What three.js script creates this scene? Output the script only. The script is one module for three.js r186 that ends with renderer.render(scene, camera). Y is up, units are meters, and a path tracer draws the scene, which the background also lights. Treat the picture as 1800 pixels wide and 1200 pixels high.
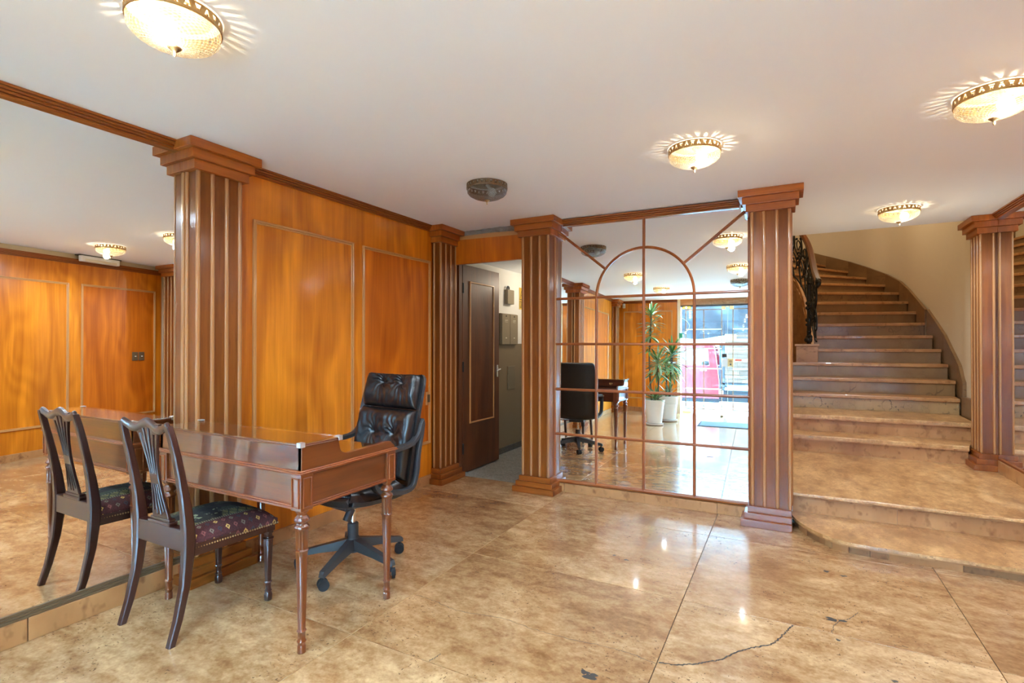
import * as THREE from 'three';
import { RoundedBoxGeometry } from 'three/addons/geometries/RoundedBoxGeometry.js';
import { mergeGeometries, mergeVertices, toCreasedNormals } from 'three/addons/utils/BufferGeometryUtils.js';

// ---------------------------------------------------------------- camera, sky, exposure
const scene = new THREE.Scene();
const camera = new THREE.PerspectiveCamera(2 * Math.atan(600 / 908) * 180 / Math.PI, 1800 / 1200, 0.05, 120);
camera.rotation.order = 'YXZ';
camera.position.set(0, 1.27, 0);
camera.rotation.set(Math.atan(5 / 908), Math.atan2(484, 908), 0);
scene.background = new THREE.Color().setRGB(0.42, 0.85, 1.34);        // bright overcast sky over the street
scene.backgroundIntensity = 38;
scene.environmentIntensity = 38;
const renderer = new THREE.WebGLRenderer({ antialias: true });
renderer.toneMapping = THREE.LinearToneMapping;
renderer.toneMappingExposure = 2.6;
renderer.shadowMap.enabled = true;
const LAMP_POWER = 2.1, LAMP_COLOR = new THREE.Color().setRGB(0.8, 1.0, 1.22), GLOW_POWER = 0.2, GLOW_COLOR = new THREE.Color().setRGB(1.0, 0.8, 0.52);

// ---------------------------------------------------------------- helpers
let seed = 7;
const rnd = () => { seed = (seed + 0x6d2b79f5) | 0; let t = Math.imul(seed ^ (seed >>> 15), 1 | seed); t = (t + Math.imul(t ^ (t >>> 7), 61 | t)) ^ t; return ((t ^ (t >>> 14)) >>> 0) / 4294967296; };
const rr = (a, b) => a + (b - a) * rnd();
const R = (d) => d * Math.PI / 180;
const clamp = (x, a = 0, b = 1) => Math.min(b, Math.max(a, x));
const lerp = (a, b, t) => a + (b - a) * t;
const sm = (a, b, x) => { const t = clamp((x - a) / (b - a)); return t * t * (3 - 2 * t); };
const V3 = (x, y, z) => new THREE.Vector3(x, y, z);
const HUGE = {};
function numbered(name) { const n = HUGE[name] = (HUGE[name] ?? -1) + 1; return n ? name + '_' + String(n).padStart(3, '0') : name; }
function clean(g) {
  g = g.index ? g.toNonIndexed() : g;
  for (const k of Object.keys(g.attributes)) if (!['position', 'normal', 'uv'].includes(k)) g.deleteAttribute(k);
  if (!g.attributes.normal) g.computeVertexNormals();
  if (!g.attributes.uv) g.setAttribute('uv', new THREE.BufferAttribute(new Float32Array(g.attributes.position.count * 2), 2));
  return g;
}
const merge = (list) => { list = [].concat(list).map(clean); return list.length === 1 ? list[0] : mergeGeometries(list); };
// uv in metres by the main direction of each triangle; v runs along the grain axis
function uvm(g, grain = 1, ou = rnd() * 3, ov = rnd() * 3) {
  g = clean(g);
  const p = g.attributes.position, n = g.attributes.normal, uv = g.attributes.uv;
  const a = [0, 0, 0], q = [0, 0, 0];
  for (let i = 0; i < p.count; i += 3) {
    a[0] = a[1] = a[2] = 0;
    for (let k = 0; k < 3; k++) { a[0] += Math.abs(n.getX(i + k)); a[1] += Math.abs(n.getY(i + k)); a[2] += Math.abs(n.getZ(i + k)); }
    const m = a[0] >= a[1] && a[0] >= a[2] ? 0 : a[1] >= a[2] ? 1 : 2;
    let vAxis = grain; if (m === grain) vAxis = (grain + 1) % 3;
    const uAxis = 3 - m - vAxis;
    for (let k = 0; k < 3; k++) {
      q[0] = p.getX(i + k); q[1] = p.getY(i + k); q[2] = p.getZ(i + k);
      uv.setXY(i + k, q[uAxis] + ou, q[vAxis] + ov);
    }
  }
  return g;
}
function put(name, geos, mat, parent = scene) {
  const m = new THREE.Mesh(merge(geos), mat);
  m.name = parent === scene ? numbered(name) : name;
  m.castShadow = m.receiveShadow = true;
  parent.add(m);
  return m;
}
function tag(o, label, category, group, kind) {
  if (label) o.userData.label = label;
  if (category) o.userData.category = category;
  if (group) o.userData.group = group;
  if (kind) o.userData.kind = kind;
  return o;
}
function thing(name, label, category, pos = [0, 0, 0], turn = 0, group) {
  const o = new THREE.Group(); o.name = numbered(name); scene.add(o);
  o.position.set(...pos); o.rotation.y = turn;
  return tag(o, label, category, group);
}
function struct(name, pos = [0, 0, 0], turn = 0) {
  const o = new THREE.Group(); o.name = numbered(name); scene.add(o);
  o.position.set(...pos); o.rotation.y = turn; o.userData.kind = 'structure';
  return o;
}
// boxes: by centre, and by limits
const box = (w, h, d, x = 0, y = 0, z = 0) => new THREE.BoxGeometry(w, h, d).translate(x, y, z);
const lim = (x0, x1, y0, y1, z0, z1) => box(x1 - x0, y1 - y0, z1 - z0, (x0 + x1) / 2, (y0 + y1) / 2, (z0 + z1) / 2);
const rbox = (w, h, d, x = 0, y = 0, z = 0, r = 0.004, s = 2) => new RoundedBoxGeometry(w, h, d, s, Math.min(r, w / 2.02, h / 2.02, d / 2.02)).translate(x, y, z);
const rlim = (x0, x1, y0, y1, z0, z1, r = 0.004, s = 1) => rbox(x1 - x0, y1 - y0, z1 - z0, (x0 + x1) / 2, (y0 + y1) / 2, (z0 + z1) / 2, r, s);
const cyl = (r0, r1, h, x = 0, y = 0, z = 0, s = 20) => new THREE.CylinderGeometry(r0, r1, h, s).translate(x, y, z);
const ball = (r, x, y, z, s = 12) => new THREE.SphereGeometry(r, s, Math.max(6, s / 2 | 0)).translate(x, y, z);
const lathe = (pts, s = 28) => new THREE.LatheGeometry(pts.map((p) => new THREE.Vector2(p[0], p[1])), s);
const tube = (pts, r, n = 24, s = 8, closed = false) => new THREE.TubeGeometry(new THREE.CatmullRomCurve3(pts.map((p) => p.isVector3 ? p : V3(...p)), closed), n, r, s, closed);
// a straight bar of section w x h from a to b
function bar(a, b, w, h, up = V3(0, 1, 0)) {
  a = a.isVector3 ? a : V3(...a); b = b.isVector3 ? b : V3(...b);
  const d = b.clone().sub(a), L = d.length(); d.normalize();
  let x = up.clone().cross(d); if (x.lengthSq() < 1e-6) x = V3(1, 0, 0).cross(d); x.normalize();
  const y = d.clone().cross(x);
  return box(w, h, L).applyMatrix4(new THREE.Matrix4().makeBasis(x, y, d).setPosition(a.clone().add(b).multiplyScalar(0.5)));
}
function rod(a, b, r, s = 10) {
  a = a.isVector3 ? a : V3(...a); b = b.isVector3 ? b : V3(...b);
  const d = b.clone().sub(a), g = new THREE.CylinderGeometry(r, r, d.length(), s);
  return g.applyQuaternion(new THREE.Quaternion().setFromUnitVectors(V3(0, 1, 0), d.clone().normalize())).translate((a.x + b.x) / 2, (a.y + b.y) / 2, (a.z + b.z) / 2);
}
// surface through rings of equal size
function loft(rings, closedEnds = true, crease = 0.7) {
  const n = rings[0].length, pos = [], idx = [];
  for (const r of rings) for (const p of r) pos.push(p.x, p.y, p.z);
  for (let i = 0; i < rings.length - 1; i++) for (let k = 0; k < n; k++) {
    const a = i * n + k, b = i * n + (k + 1) % n, c = a + n, d = b + n;
    idx.push(a, b, c, b, d, c);
  }
  if (closedEnds) for (const [at, flip] of [[0, true], [rings.length - 1, false]]) for (let k = 1; k < n - 1; k++) idx.push(at * n, at * n + (flip ? k + 1 : k), at * n + (flip ? k : k + 1));
  const g = new THREE.BufferGeometry();
  g.setAttribute('position', new THREE.BufferAttribute(new Float32Array(pos), 3));
  g.setIndex(idx);
  return clean(toCreasedNormals(g, crease));
}
// a surface given by f(u, v), u and v from 0 to 1
function sheet(f, nu, nv, flip = false) {
  const pos = [], uv = [], idx = [];
  for (let j = 0; j <= nv; j++) for (let i = 0; i <= nu; i++) { const p = f(i / nu, j / nv); pos.push(p[0], p[1], p[2]); uv.push(i / nu, j / nv); }
  for (let j = 0; j < nv; j++) for (let i = 0; i < nu; i++) { const a = j * (nu + 1) + i, b = a + 1, c = a + nu + 1, d = c + 1; flip ? idx.push(a, c, b, b, c, d) : idx.push(a, b, c, b, d, c); }
  const g = new THREE.BufferGeometry();
  g.setAttribute('position', new THREE.BufferAttribute(new Float32Array(pos), 3));
  g.setAttribute('uv', new THREE.BufferAttribute(new Float32Array(uv), 2));
  g.setIndex(idx); g.computeVertexNormals();
  return g;
}
function shapeOf(pts) { const s = new THREE.Shape(); s.moveTo(...pts[0]); for (const p of pts.slice(1)) s.lineTo(...p); s.closePath(); return s; }
const extrude = (shape, depth, bevel = 0) => new THREE.ExtrudeGeometry(shape, { depth: depth - 2 * bevel, bevelEnabled: bevel > 0, bevelSize: bevel, bevelThickness: bevel, bevelOffset: -bevel, bevelSegments: 1, curveSegments: 16 }).translate(0, 0, bevel);
function frameGeo(w, h, t, d, b = 0.003) {                              // a picture-frame of strip t, depth d, centred, standing on z = 0
  const s = shapeOf([[-w / 2, -h / 2], [w / 2, -h / 2], [w / 2, h / 2], [-w / 2, h / 2]]);
  s.holes.push(shapeOf([[-w / 2 + t, -h / 2 + t], [-w / 2 + t, h / 2 - t], [w / 2 - t, h / 2 - t], [w / 2 - t, -h / 2 + t]]));
  return new THREE.ExtrudeGeometry(s, { depth: d - b, bevelEnabled: true, bevelSize: b, bevelThickness: b, bevelOffset: -b, bevelSegments: 2 });
}
// turned leg: rows of [radius, height, flute depth]
function turned(rows, seg = 40, flutes = 10) {
  const rings = rows.map(([r, y, f = 0]) => Array.from({ length: seg }, (_, k) => { const a = -k / seg * 2 * Math.PI, q = r * (1 - f * (0.5 - 0.5 * Math.cos(a * flutes))); return V3(q * Math.cos(a), y, q * Math.sin(a)); }));
  return loft(rings, true, 0.9);
}

// ---------------------------------------------------------------- textures
const hash = (x, y, s) => { let h = Math.imul(x | 0, 374761393) ^ Math.imul(y | 0, 668265263) ^ Math.imul(s | 0, 2147483647 ^ 0x5bd1e995); h = Math.imul(h ^ (h >>> 13), 1274126177); h ^= h >>> 16; return (h >>> 0) / 4294967296; };
function vn(x, y, px, py, s) {                                          // value noise that repeats after px, py cells
  const ix = Math.floor(x), iy = Math.floor(y), fx = x - ix, fy = y - iy, u = fx * fx * (3 - 2 * fx), v = fy * fy * (3 - 2 * fy);
  const X0 = ((ix % px) + px) % px, X1 = (X0 + 1) % px, Y0 = ((iy % py) + py) % py, Y1 = (Y0 + 1) % py;
  return lerp(lerp(hash(X0, Y0, s), hash(X1, Y0, s), u), lerp(hash(X0, Y1, s), hash(X1, Y1, s), u), v);
}
function fbm(u, v, fx, fy, s, o = 4) { let a = 0.5, t = 0, n = 0; for (let k = 0; k < o; k++) { t += a * vn(u * fx, v * fy, fx, fy, s + k * 17); n += a; a *= 0.55; fx *= 2; fy *= 2; } return t / n; }
function tex(w, h, f, mu = 1, mv = 1, srgb = true) {                    // f(u, v) gives 0..255; the picture covers mu x mv metres
  const d = new Uint8Array(w * h * 4);
  for (let y = 0; y < h; y++) for (let x = 0; x < w; x++) { const c = f((x + 0.5) / w, (y + 0.5) / h), o = (y * w + x) * 4; d[o] = clamp(c[0], 0, 255); d[o + 1] = clamp(c[1], 0, 255); d[o + 2] = clamp(c[2], 0, 255); d[o + 3] = 255; }
  const t = new THREE.DataTexture(d, w, h, THREE.RGBAFormat);
  t.wrapS = t.wrapT = THREE.RepeatWrapping; t.magFilter = THREE.LinearFilter; t.minFilter = THREE.LinearMipmapLinearFilter; t.generateMipmaps = true;
  if (srgb) t.colorSpace = THREE.SRGBColorSpace;
  t.repeat.set(1 / mu, 1 / mv); t.needsUpdate = true;
  return t;
}
const mix3 = (a, b, t) => [lerp(a[0], b[0], t), lerp(a[1], b[1], t), lerp(a[2], b[2], t)];
function woodTex(dark, light, s, { stripe = 1, pore = 0.5, flame = 0.4 } = {}) {
  return tex(512, 1024, (u, v) => {
    const warp = fbm(u, v, 3, 2, s, 3) - 0.5;
    const band = vn(u * 14 + warp * 5, v * 2, 14, 2, s + 3), fine = vn(u * 60 + warp * 8, v * 3, 60, 3, s + 5), hair = vn(u * 190, v * 9, 190, 9, s + 7);
    const fig = 0.5 + 0.5 * Math.sin((vn(u * 5, v * 3, 5, 3, s + 11) * 9 + warp * 6) * 2.2);
    let t = 0.45 * band * stripe + 0.25 * fine * stripe + 0.3 * fig * flame + 0.18 * hair + 0.12 * fbm(u, v, 4, 3, s + 20, 3);
    if (hair > 0.78) t -= 0.28 * pore * vn(u * 190, v * 40, 190, 40, s + 9);
    return mix3(dark, light, clamp(t));
  }, 1.0, 2.0);
}
const T = {};
T.panel = woodTex([156, 78, 4], [238, 146, 30], 11, { stripe: 0.95, flame: 0.5, pore: 0.4 });
T.pilaster = woodTex([84, 41, 8], [152, 84, 26], 31, { stripe: 0.9, flame: 0.3, pore: 1 });
T.mahogany = woodTex([62, 25, 5], [138, 70, 20], 51, { stripe: 0.9, flame: 0.3, pore: 0.6 });
T.darkwood = woodTex([40, 14, 9], [70, 28, 18], 71, { stripe: 0.6, flame: 0.3, pore: 0.5 });
T.trav = tex(2048, 2048, (u, v) => {
  const w = fbm(u, v, 3, 4, 101, 4) - 0.5, cloud = fbm(u, v, 2, 5, 105, 5), st = vn(u * 5 + w * 4, v * 46 + w * 12, 5, 46, 109), st2 = fbm(u, v, 9, 30, 113, 3);
  const cell = fbm(u, v, 26, 90, 131, 5), spot = fbm(u, v, 5, 7, 141, 4);
  const fin = fbm(u, v, 150, 190, 187, 3) - 0.5, mot = fbm(u, v, 40, 56, 171, 4) - 0.5, grit = vn(u * 420, v * 420, 420, 420, 177) - 0.5, pat = fbm(u, v, 8, 10, 181, 4) - 0.5;
  let c = mix3([146, 110, 72], [222, 194, 152], clamp(0.52 + 0.7 * (cloud - 0.5) + 0.2 * (st - 0.5) + 0.6 * (st2 - 0.5) + 0.6 * pat + 0.7 * mot + 0.5 * fin + 0.16 * grit));
  c = mix3(c, [126, 88, 52], clamp((spot - 0.54) * 2.6) * 0.55);
  c = mix3(c, [228, 204, 166], clamp((cell - 0.55) * 2.2) * 0.5);
  const pit = vn(u * 260, v * 380, 260, 380, 151), pz = fbm(u, v, 12, 12, 157, 2);
  if (pit > 0.9 && pz > 0.5) c = mix3(c, [84, 66, 50], 0.6);
  return c;
}, 2.4, 2.4);
T.travRough = tex(512, 512, (u, v) => { const a = fbm(u, v, 8, 12, 161, 4); const g = 40 + 70 * a; return [g, g, g]; }, 2.4, 2.4, false);
T.plinth = tex(512, 512, (u, v) => {
  const c0 = fbm(u, v, 4, 9, 201, 5), c1 = fbm(u, v, 22, 34, 207, 3);
  let c = mix3([150, 108, 70], [206, 172, 130], clamp(0.15 + 0.9 * c0));
  if (c1 > 0.6) c = mix3(c, [120, 82, 50], (c1 - 0.6) * 2.6);
  return c;
}, 1.2, 1.2);
T.marble = tex(1024, 512, (u, v) => {
  const w = fbm(u, v, 6, 4, 301, 4) - 0.5, c0 = fbm(u, v, 5, 4, 305, 5), a = Math.abs(fbm(u, v, 7, 5, 311, 4) - 0.5 + w * 0.15), m = sm(0.46, 0.62, fbm(u, v, 4, 3, 317, 2));
  let c = mix3([124, 92, 58], [178, 144, 98], clamp(0.1 + 0.95 * c0));
  c = mix3(c, [84, 60, 36], (1 - sm(0.002, 0.02, a)) * (0.08 + 0.42 * m) * (0.5 + 0.5 * sm(0.4, 0.6, c0)));
  return c;
}, 1.6, 0.8);
T.marbleVeined = tex(1024, 512, (u, v) => {
  const w = fbm(u, v, 12, 8, 351, 4) - 0.5, c0 = fbm(u, v, 5, 4, 355, 5), a = Math.abs(fbm(u, v, 11, 8, 361, 5) - 0.5 + w * 0.22), m = sm(0.3, 0.5, fbm(u, v, 4, 3, 367, 2));
  return mix3(mix3([140, 106, 66], [196, 162, 112], clamp(0.1 + 0.95 * c0)), [64, 46, 30], (1 - sm(0.005, 0.028, a)) * (0.15 + 0.8 * m));
}, 1.3, 0.65);
T.plaster = tex(256, 256, (u, v) => { const g = 118 + 50 * fbm(u, v, 6, 6, 401, 5); return [g, g, g]; }, 1.5, 1.5, false);
T.ripple = tex(256, 256, (u, v) => { const g = 128 + 90 * (fbm(u, v, 40, 8, 421, 3) - 0.5) + 60 * (fbm(u, v, 90, 24, 431, 2) - 0.5); return [g, g, g]; }, 0.5, 0.5, false);
T.leather = tex(256, 256, (u, v) => { const g = 128 + 110 * (fbm(u, v, 24, 24, 441, 4) - 0.5); return [g, g, g]; }, 0.25, 0.25, false);
T.tapestry = tex(512, 512, (u, v) => {
  const worn = fbm(u, v, 4, 4, 501, 4), th = 0.75 + 0.5 * vn(u * 256, v * 256, 256, 256, 507);
  const b = Math.min(u, 1 - u);                                        // bands run front to back, alike on both sides
  let c = [38, 40, 38];
  if (b < 0.17) { c = [74, 34, 34]; const gx = (v * 11) % 1 - 0.5, gy = ((b / 0.17) * 2) % 1 - 0.5, k = Math.floor(v * 11) + Math.floor(b / 0.085); if (Math.abs(gx) + Math.abs(gy) < 0.3) c = [[196, 158, 84], [128, 70, 66], [112, 100, 84], [60, 52, 60]][k % 4]; if (Math.abs(gx) + Math.abs(gy) < 0.1) c = [70, 36, 34]; }
  else if (b < 0.2) c = (v * 40) % 1 < 0.5 ? [120, 110, 86] : [52, 50, 46];
  else if (b < 0.31) { c = [84, 82, 54]; if (Math.abs((v * 9 + b * 6) % 1 - 0.5) < 0.16) c = [118, 112, 66]; if (Math.abs((v * 9 - b * 6) % 1 - 0.5) < 0.08) c = [50, 54, 42]; }
  else if (b < 0.335) c = (v * 30) % 1 < 0.5 ? [104, 104, 92] : [44, 46, 46];
  else if (b < 0.42) c = [58, 64, 54];
  else c = [34, 34, 34];
  const hole = fbm(u, v, 3, 3, 521, 5);
  if (hole > 0.57 && b > 0.2) c = mix3(c, [24, 24, 27], 0.85);
  if (hole > 0.66 && b > 0.28) c = mix3([150, 158, 118], [118, 124, 100], worn);
  return [c[0] * th * (0.75 + 0.5 * worn), c[1] * th * (0.75 + 0.5 * worn), c[2] * th * (0.75 + 0.5 * worn)];
});
T.planks = woodTex([112, 76, 50], [206, 150, 104], 611, { stripe: 1, flame: 0.3, pore: 0.8 });
T.glassCut = tex(256, 256, (u, v) => { const a = ((u * 32 + v * 12) % 1 + 1) % 1, b = ((u * 32 - v * 12) % 1 + 1) % 1, g = 255 * (0.5 * Math.abs(2 * a - 1) + 0.5 * Math.abs(2 * b - 1)); return [g, g, g]; }, 1, 1, false);
T.glassTint = tex(256, 256, (u, v) => { const a = ((u * 32 + v * 12) % 1 + 1) % 1, b = ((u * 32 - v * 12) % 1 + 1) % 1, g = 176 + 76 * Math.min(1, 1.5 * (0.5 * Math.abs(2 * a - 1) + 0.5 * Math.abs(2 * b - 1))); return [g, g * 0.99, g * 0.955]; });
T.hallTile = tex(256, 256, (u, v) => { const a = Math.abs(((Math.hypot(u - 0.5, v - 0.5) * 5) % 1) - 0.5), n = fbm(u, v, 12, 12, 701, 4); const g = 120 + 60 * n - (a < 0.06 ? 30 : 0); return [g, g * 0.95, g * 0.87]; }, 0.2, 0.2);
T.concrete = tex(256, 256, (u, v) => { const g = 172 + 50 * (fbm(u, v, 8, 8, 711, 5) - 0.5); return [g, g, g * 0.99]; }, 2, 2);
T.rough = tex(256, 256, (u, v) => { const g = 255 * fbm(u, v, 14, 14, 721, 5); return [g, g, g]; }, 0.5, 0.5, false);
T.fabric = tex(256, 256, (u, v) => { const g = 255 * (0.4 * fbm(u, v, 40, 40, 731, 2) + 0.6 * fbm(u, v, 4, 2, 735, 4)); return [g, g, g]; }, 1.5, 3, false);

// ---------------------------------------------------------------- materials
const std = (o) => new THREE.MeshStandardMaterial(o), phy = (o) => new THREE.MeshPhysicalMaterial(o);
const lin = (r, g, b) => new THREE.Color().setRGB(r, g, b), hex = (h) => new THREE.Color(h);
const varnish = { roughness: 0.4, specularIntensity: 0.5, clearcoat: 0.7, clearcoatRoughness: 0.12, bumpMap: T.ripple, bumpScale: 0.0011 };
const M = {
  panel: phy({ map: T.panel, ...varnish }),
  panelB: phy({ map: T.panel, color: hex(0xf0d8c0), ...varnish }),
  pilaster: phy({ map: T.pilaster, ...varnish, clearcoat: 0.28, clearcoatRoughness: 0.16, specularIntensity: 0.35 }),
  capital: phy({ map: T.pilaster, color: lin(1.9, 1.8, 1.8), ...varnish, clearcoat: 0.4 }),
  fillet: phy({ color: lin(0.36, 0.155, 0.05), ...varnish }),
  moulding: phy({ color: lin(0.52, 0.245, 0.08), ...varnish }),
  cornice: phy({ map: T.pilaster, color: lin(1.4, 1.35, 1.4), ...varnish, clearcoat: 0.4 }),
  muntin: phy({ map: T.pilaster, color: lin(1.45, 1.4, 1.8), roughness: 0.4, clearcoat: 0.4, clearcoatRoughness: 0.2 }),
  mahogany: phy({ map: T.mahogany, roughness: 0.3, clearcoat: 1, clearcoatRoughness: 0.045, color: lin(1.1, 1.05, 1) }),
  mahoganyEdge: phy({ map: T.mahogany, roughness: 0.4, clearcoat: 0.6, clearcoatRoughness: 0.2, color: lin(1.9, 1.8, 1.8) }),
  mahoganyDark: phy({ map: T.mahogany, color: lin(0.6, 0.55, 0.55), roughness: 0.38, clearcoat: 0.6, clearcoatRoughness: 0.15 }),
  chairWood: phy({ map: T.darkwood, roughness: 0.38, clearcoat: 0.6, clearcoatRoughness: 0.2 }),
  doorWood: phy({ map: T.pilaster, color: lin(0.55, 0.5, 0.5), roughness: 0.5, clearcoat: 0.2, clearcoatRoughness: 0.35 }),
  mirror: std({ color: lin(0.9, 0.92, 0.91), metalness: 1, roughness: 0.0 }),
  plinth: std({ map: T.plinth, color: lin(0.9, 0.69, 0.5), roughness: 0.42 }),
  marble: phy({ map: T.marble, color: lin(0.74, 0.68, 0.6), roughness: 0.32, clearcoat: 0.3, clearcoatRoughness: 0.2 }),
  marbleVeined: phy({ map: T.marbleVeined, roughness: 0.32, clearcoat: 0.3, clearcoatRoughness: 0.2 }),
  lampPlate: std({ color: lin(0.42, 0.38, 0.3), roughness: 0.6 }),
  marbleDark: phy({ map: T.marble, color: lin(0.62, 0.56, 0.5), roughness: 0.35 }),
  nosing: phy({ map: T.plinth, color: lin(0.95, 0.75, 0.54), roughness: 0.3, clearcoat: 0.25 }),
  ceiling: std({ color: lin(0.87, 0.895, 0.92), roughness: 0.9, bumpMap: T.plaster, bumpScale: 0.003 }),
  plaster: std({ color: lin(0.74, 0.72, 0.68), roughness: 0.9, bumpMap: T.plaster, bumpScale: 0.002 }),
  beige: std({ color: lin(0.66, 0.54, 0.37), roughness: 0.8, bumpMap: T.plaster, bumpScale: 0.003 }),
  olive: std({ color: lin(0.22, 0.16, 0.09), roughness: 0.5 }),
  cabinet: std({ color: lin(0.24, 0.19, 0.12), roughness: 0.5 }),
  grout: std({ color: lin(0.07, 0.055, 0.04), roughness: 0.9 }),
  crack: std({ color: lin(0.05, 0.038, 0.028), roughness: 0.9 }),
  brass: std({ color: lin(0.42, 0.27, 0.12), metalness: 1, roughness: 0.38 }),
  brassBright: std({ color: lin(0.75, 0.56, 0.28), metalness: 1, roughness: 0.3 }),
  bronze: std({ color: lin(0.17, 0.115, 0.06), metalness: 0.5, roughness: 0.45 }),
  chrome: std({ color: lin(0.75, 0.76, 0.78), metalness: 1, roughness: 0.15 }),
  clipMetal: std({ color: lin(0.72, 0.72, 0.72), metalness: 0.7, roughness: 0.3 }),
  iron: std({ color: lin(0.012, 0.011, 0.01), metalness: 0.3, roughness: 0.38 }),
  leather: phy({ color: lin(0.010, 0.010, 0.011), roughness: 0.3, bumpMap: T.leather, bumpScale: 0.0012, clearcoat: 0.3, clearcoatRoughness: 0.3 }),
  plastic: std({ color: lin(0.03, 0.03, 0.032), roughness: 0.5 }),
  plasticGrey: std({ color: lin(0.04, 0.039, 0.038), roughness: 0.5 }),
  tapestry: std({ map: T.tapestry, roughness: 0.95 }),
  white: std({ color: lin(0.78, 0.78, 0.76), roughness: 0.5 }),
  cream: std({ color: lin(0.7, 0.64, 0.5), roughness: 0.5 }),
  pot: std({ color: lin(0.7, 0.69, 0.66), roughness: 0.45 }),
  soil: std({ color: lin(0.03, 0.02, 0.012), roughness: 1 }),
  stem: std({ color: lin(0.09, 0.06, 0.035), roughness: 0.9 }),
  leafs: [lin(0.07, 0.19, 0.04), lin(0.12, 0.26, 0.08), lin(0.24, 0.34, 0.18), lin(0.4, 0.5, 0.05)].map((c) => phy({ color: c, roughness: 0.4, side: THREE.DoubleSide, transmission: 0.25 })),
  sheetGlass: phy({ color: lin(0.97, 1, 0.99), transmission: 1, roughness: 0, thickness: 0, ior: 1.5, side: THREE.DoubleSide }),
  tableGlass: phy({ color: lin(0.96, 1, 0.98), transmission: 1, roughness: 0.02, thickness: 0, ior: 1.5 }),
  lampGlass: phy({ map: T.glassTint, color: lin(1.0, 0.97, 0.88), transmission: 0.94, roughness: 0.3, thickness: 0, ior: 1.5, bumpMap: T.glassCut, bumpScale: 0.004, side: THREE.DoubleSide }),
  lampGlassOff: phy({ map: T.glassTint, color: lin(0.6, 0.6, 0.57), transmission: 0.85, roughness: 0.22, thickness: 0, ior: 1.5, bumpMap: T.glassCut, bumpScale: 0.006, side: THREE.DoubleSide }),
  bulb: std({ color: lin(1, 0.95, 0.85), emissive: lin(1, 0.86, 0.62), emissiveIntensity: 6 }),
  bulbOff: std({ color: lin(0.8, 0.8, 0.78), roughness: 0.3 }),
  yellow: std({ color: lin(0.75, 0.5, 0.05), roughness: 0.5 }),
  green: std({ color: lin(0.0, 0.22, 0.1), roughness: 0.4 }),
  mat: std({ color: lin(0.1, 0.125, 0.14), roughness: 1, bumpMap: T.rough, bumpScale: 0.004 }),
  red: phy({ color: lin(0.2, 0.004, 0.008), roughness: 0.3, clearcoat: 0.8, clearcoatRoughness: 0.1 }),
  black: std({ color: lin(0.015, 0.015, 0.017), roughness: 0.6 }),
  rubber: std({ color: lin(0.02, 0.02, 0.02), roughness: 0.9 }),
  planks: [lin(1, 1, 1), lin(0.85, 0.75, 0.68), lin(1.1, 1, 0.9), lin(0.7, 0.62, 0.6)].map((c) => std({ map: T.planks, color: c.multiplyScalar(0.3), roughness: 0.7 })),
  tarp: std({ color: lin(0.012, 0.014, 0.016), roughness: 0.6, bumpMap: T.fabric, bumpScale: 0.02, side: THREE.DoubleSide }),
  concrete: std({ map: T.concrete, color: lin(0.75, 0.76, 0.78), roughness: 0.9 }),
  concreteDark: std({ map: T.concrete, color: lin(0.1, 0.11, 0.115), roughness: 0.8 }),
  facade: std({ color: lin(0.32, 0.33, 0.34), roughness: 0.9 }),
  stucco: std({ color: lin(0.38, 0.2, 0.1), roughness: 0.8, bumpMap: T.rough, bumpScale: 0.02 }),
  grille: std({ color: lin(0.3, 0.12, 0.05), roughness: 0.4, metalness: 0.3 }),
  dirtyPlaster: std({ color: lin(0.3, 0.26, 0.22), roughness: 1, bumpMap: T.rough, bumpScale: 0.03 }),
};
const tileTones = [[1, 1, 1], [0.94, 0.9, 0.86], [1.04, 1.02, 1.0], [0.98, 0.93, 0.86], [0.86, 0.8, 0.74]].map((c) => c.map((x, i) => x * [0.9, 0.785, 0.69][i]));
M.tiles = tileTones.map((c) => phy({ map: T.trav, color: lin(...c), roughness: 0.2, clearcoat: 0.55, clearcoatRoughness: 0.07 }));
M.slab = phy({ map: T.trav, color: lin(0.98, 0.78, 0.57), roughness: 0.35, clearcoat: 0.35, clearcoatRoughness: 0.12 });

// ================================================================ THE SETTING
const CEIL = 2.35, WL = -2.885;                                        // ceiling height, face of the left wall
const DOORZ = 2.75;                                                     // entrance wall
// slanted right wall: a point and its direction, used with local x along it
const SL0 = V3(1.62, 0, -2.3), SLD = V3(-0.22, 0, 1).normalize(), SLTURN = Math.atan2(-SLD.z, SLD.x) ;

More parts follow.
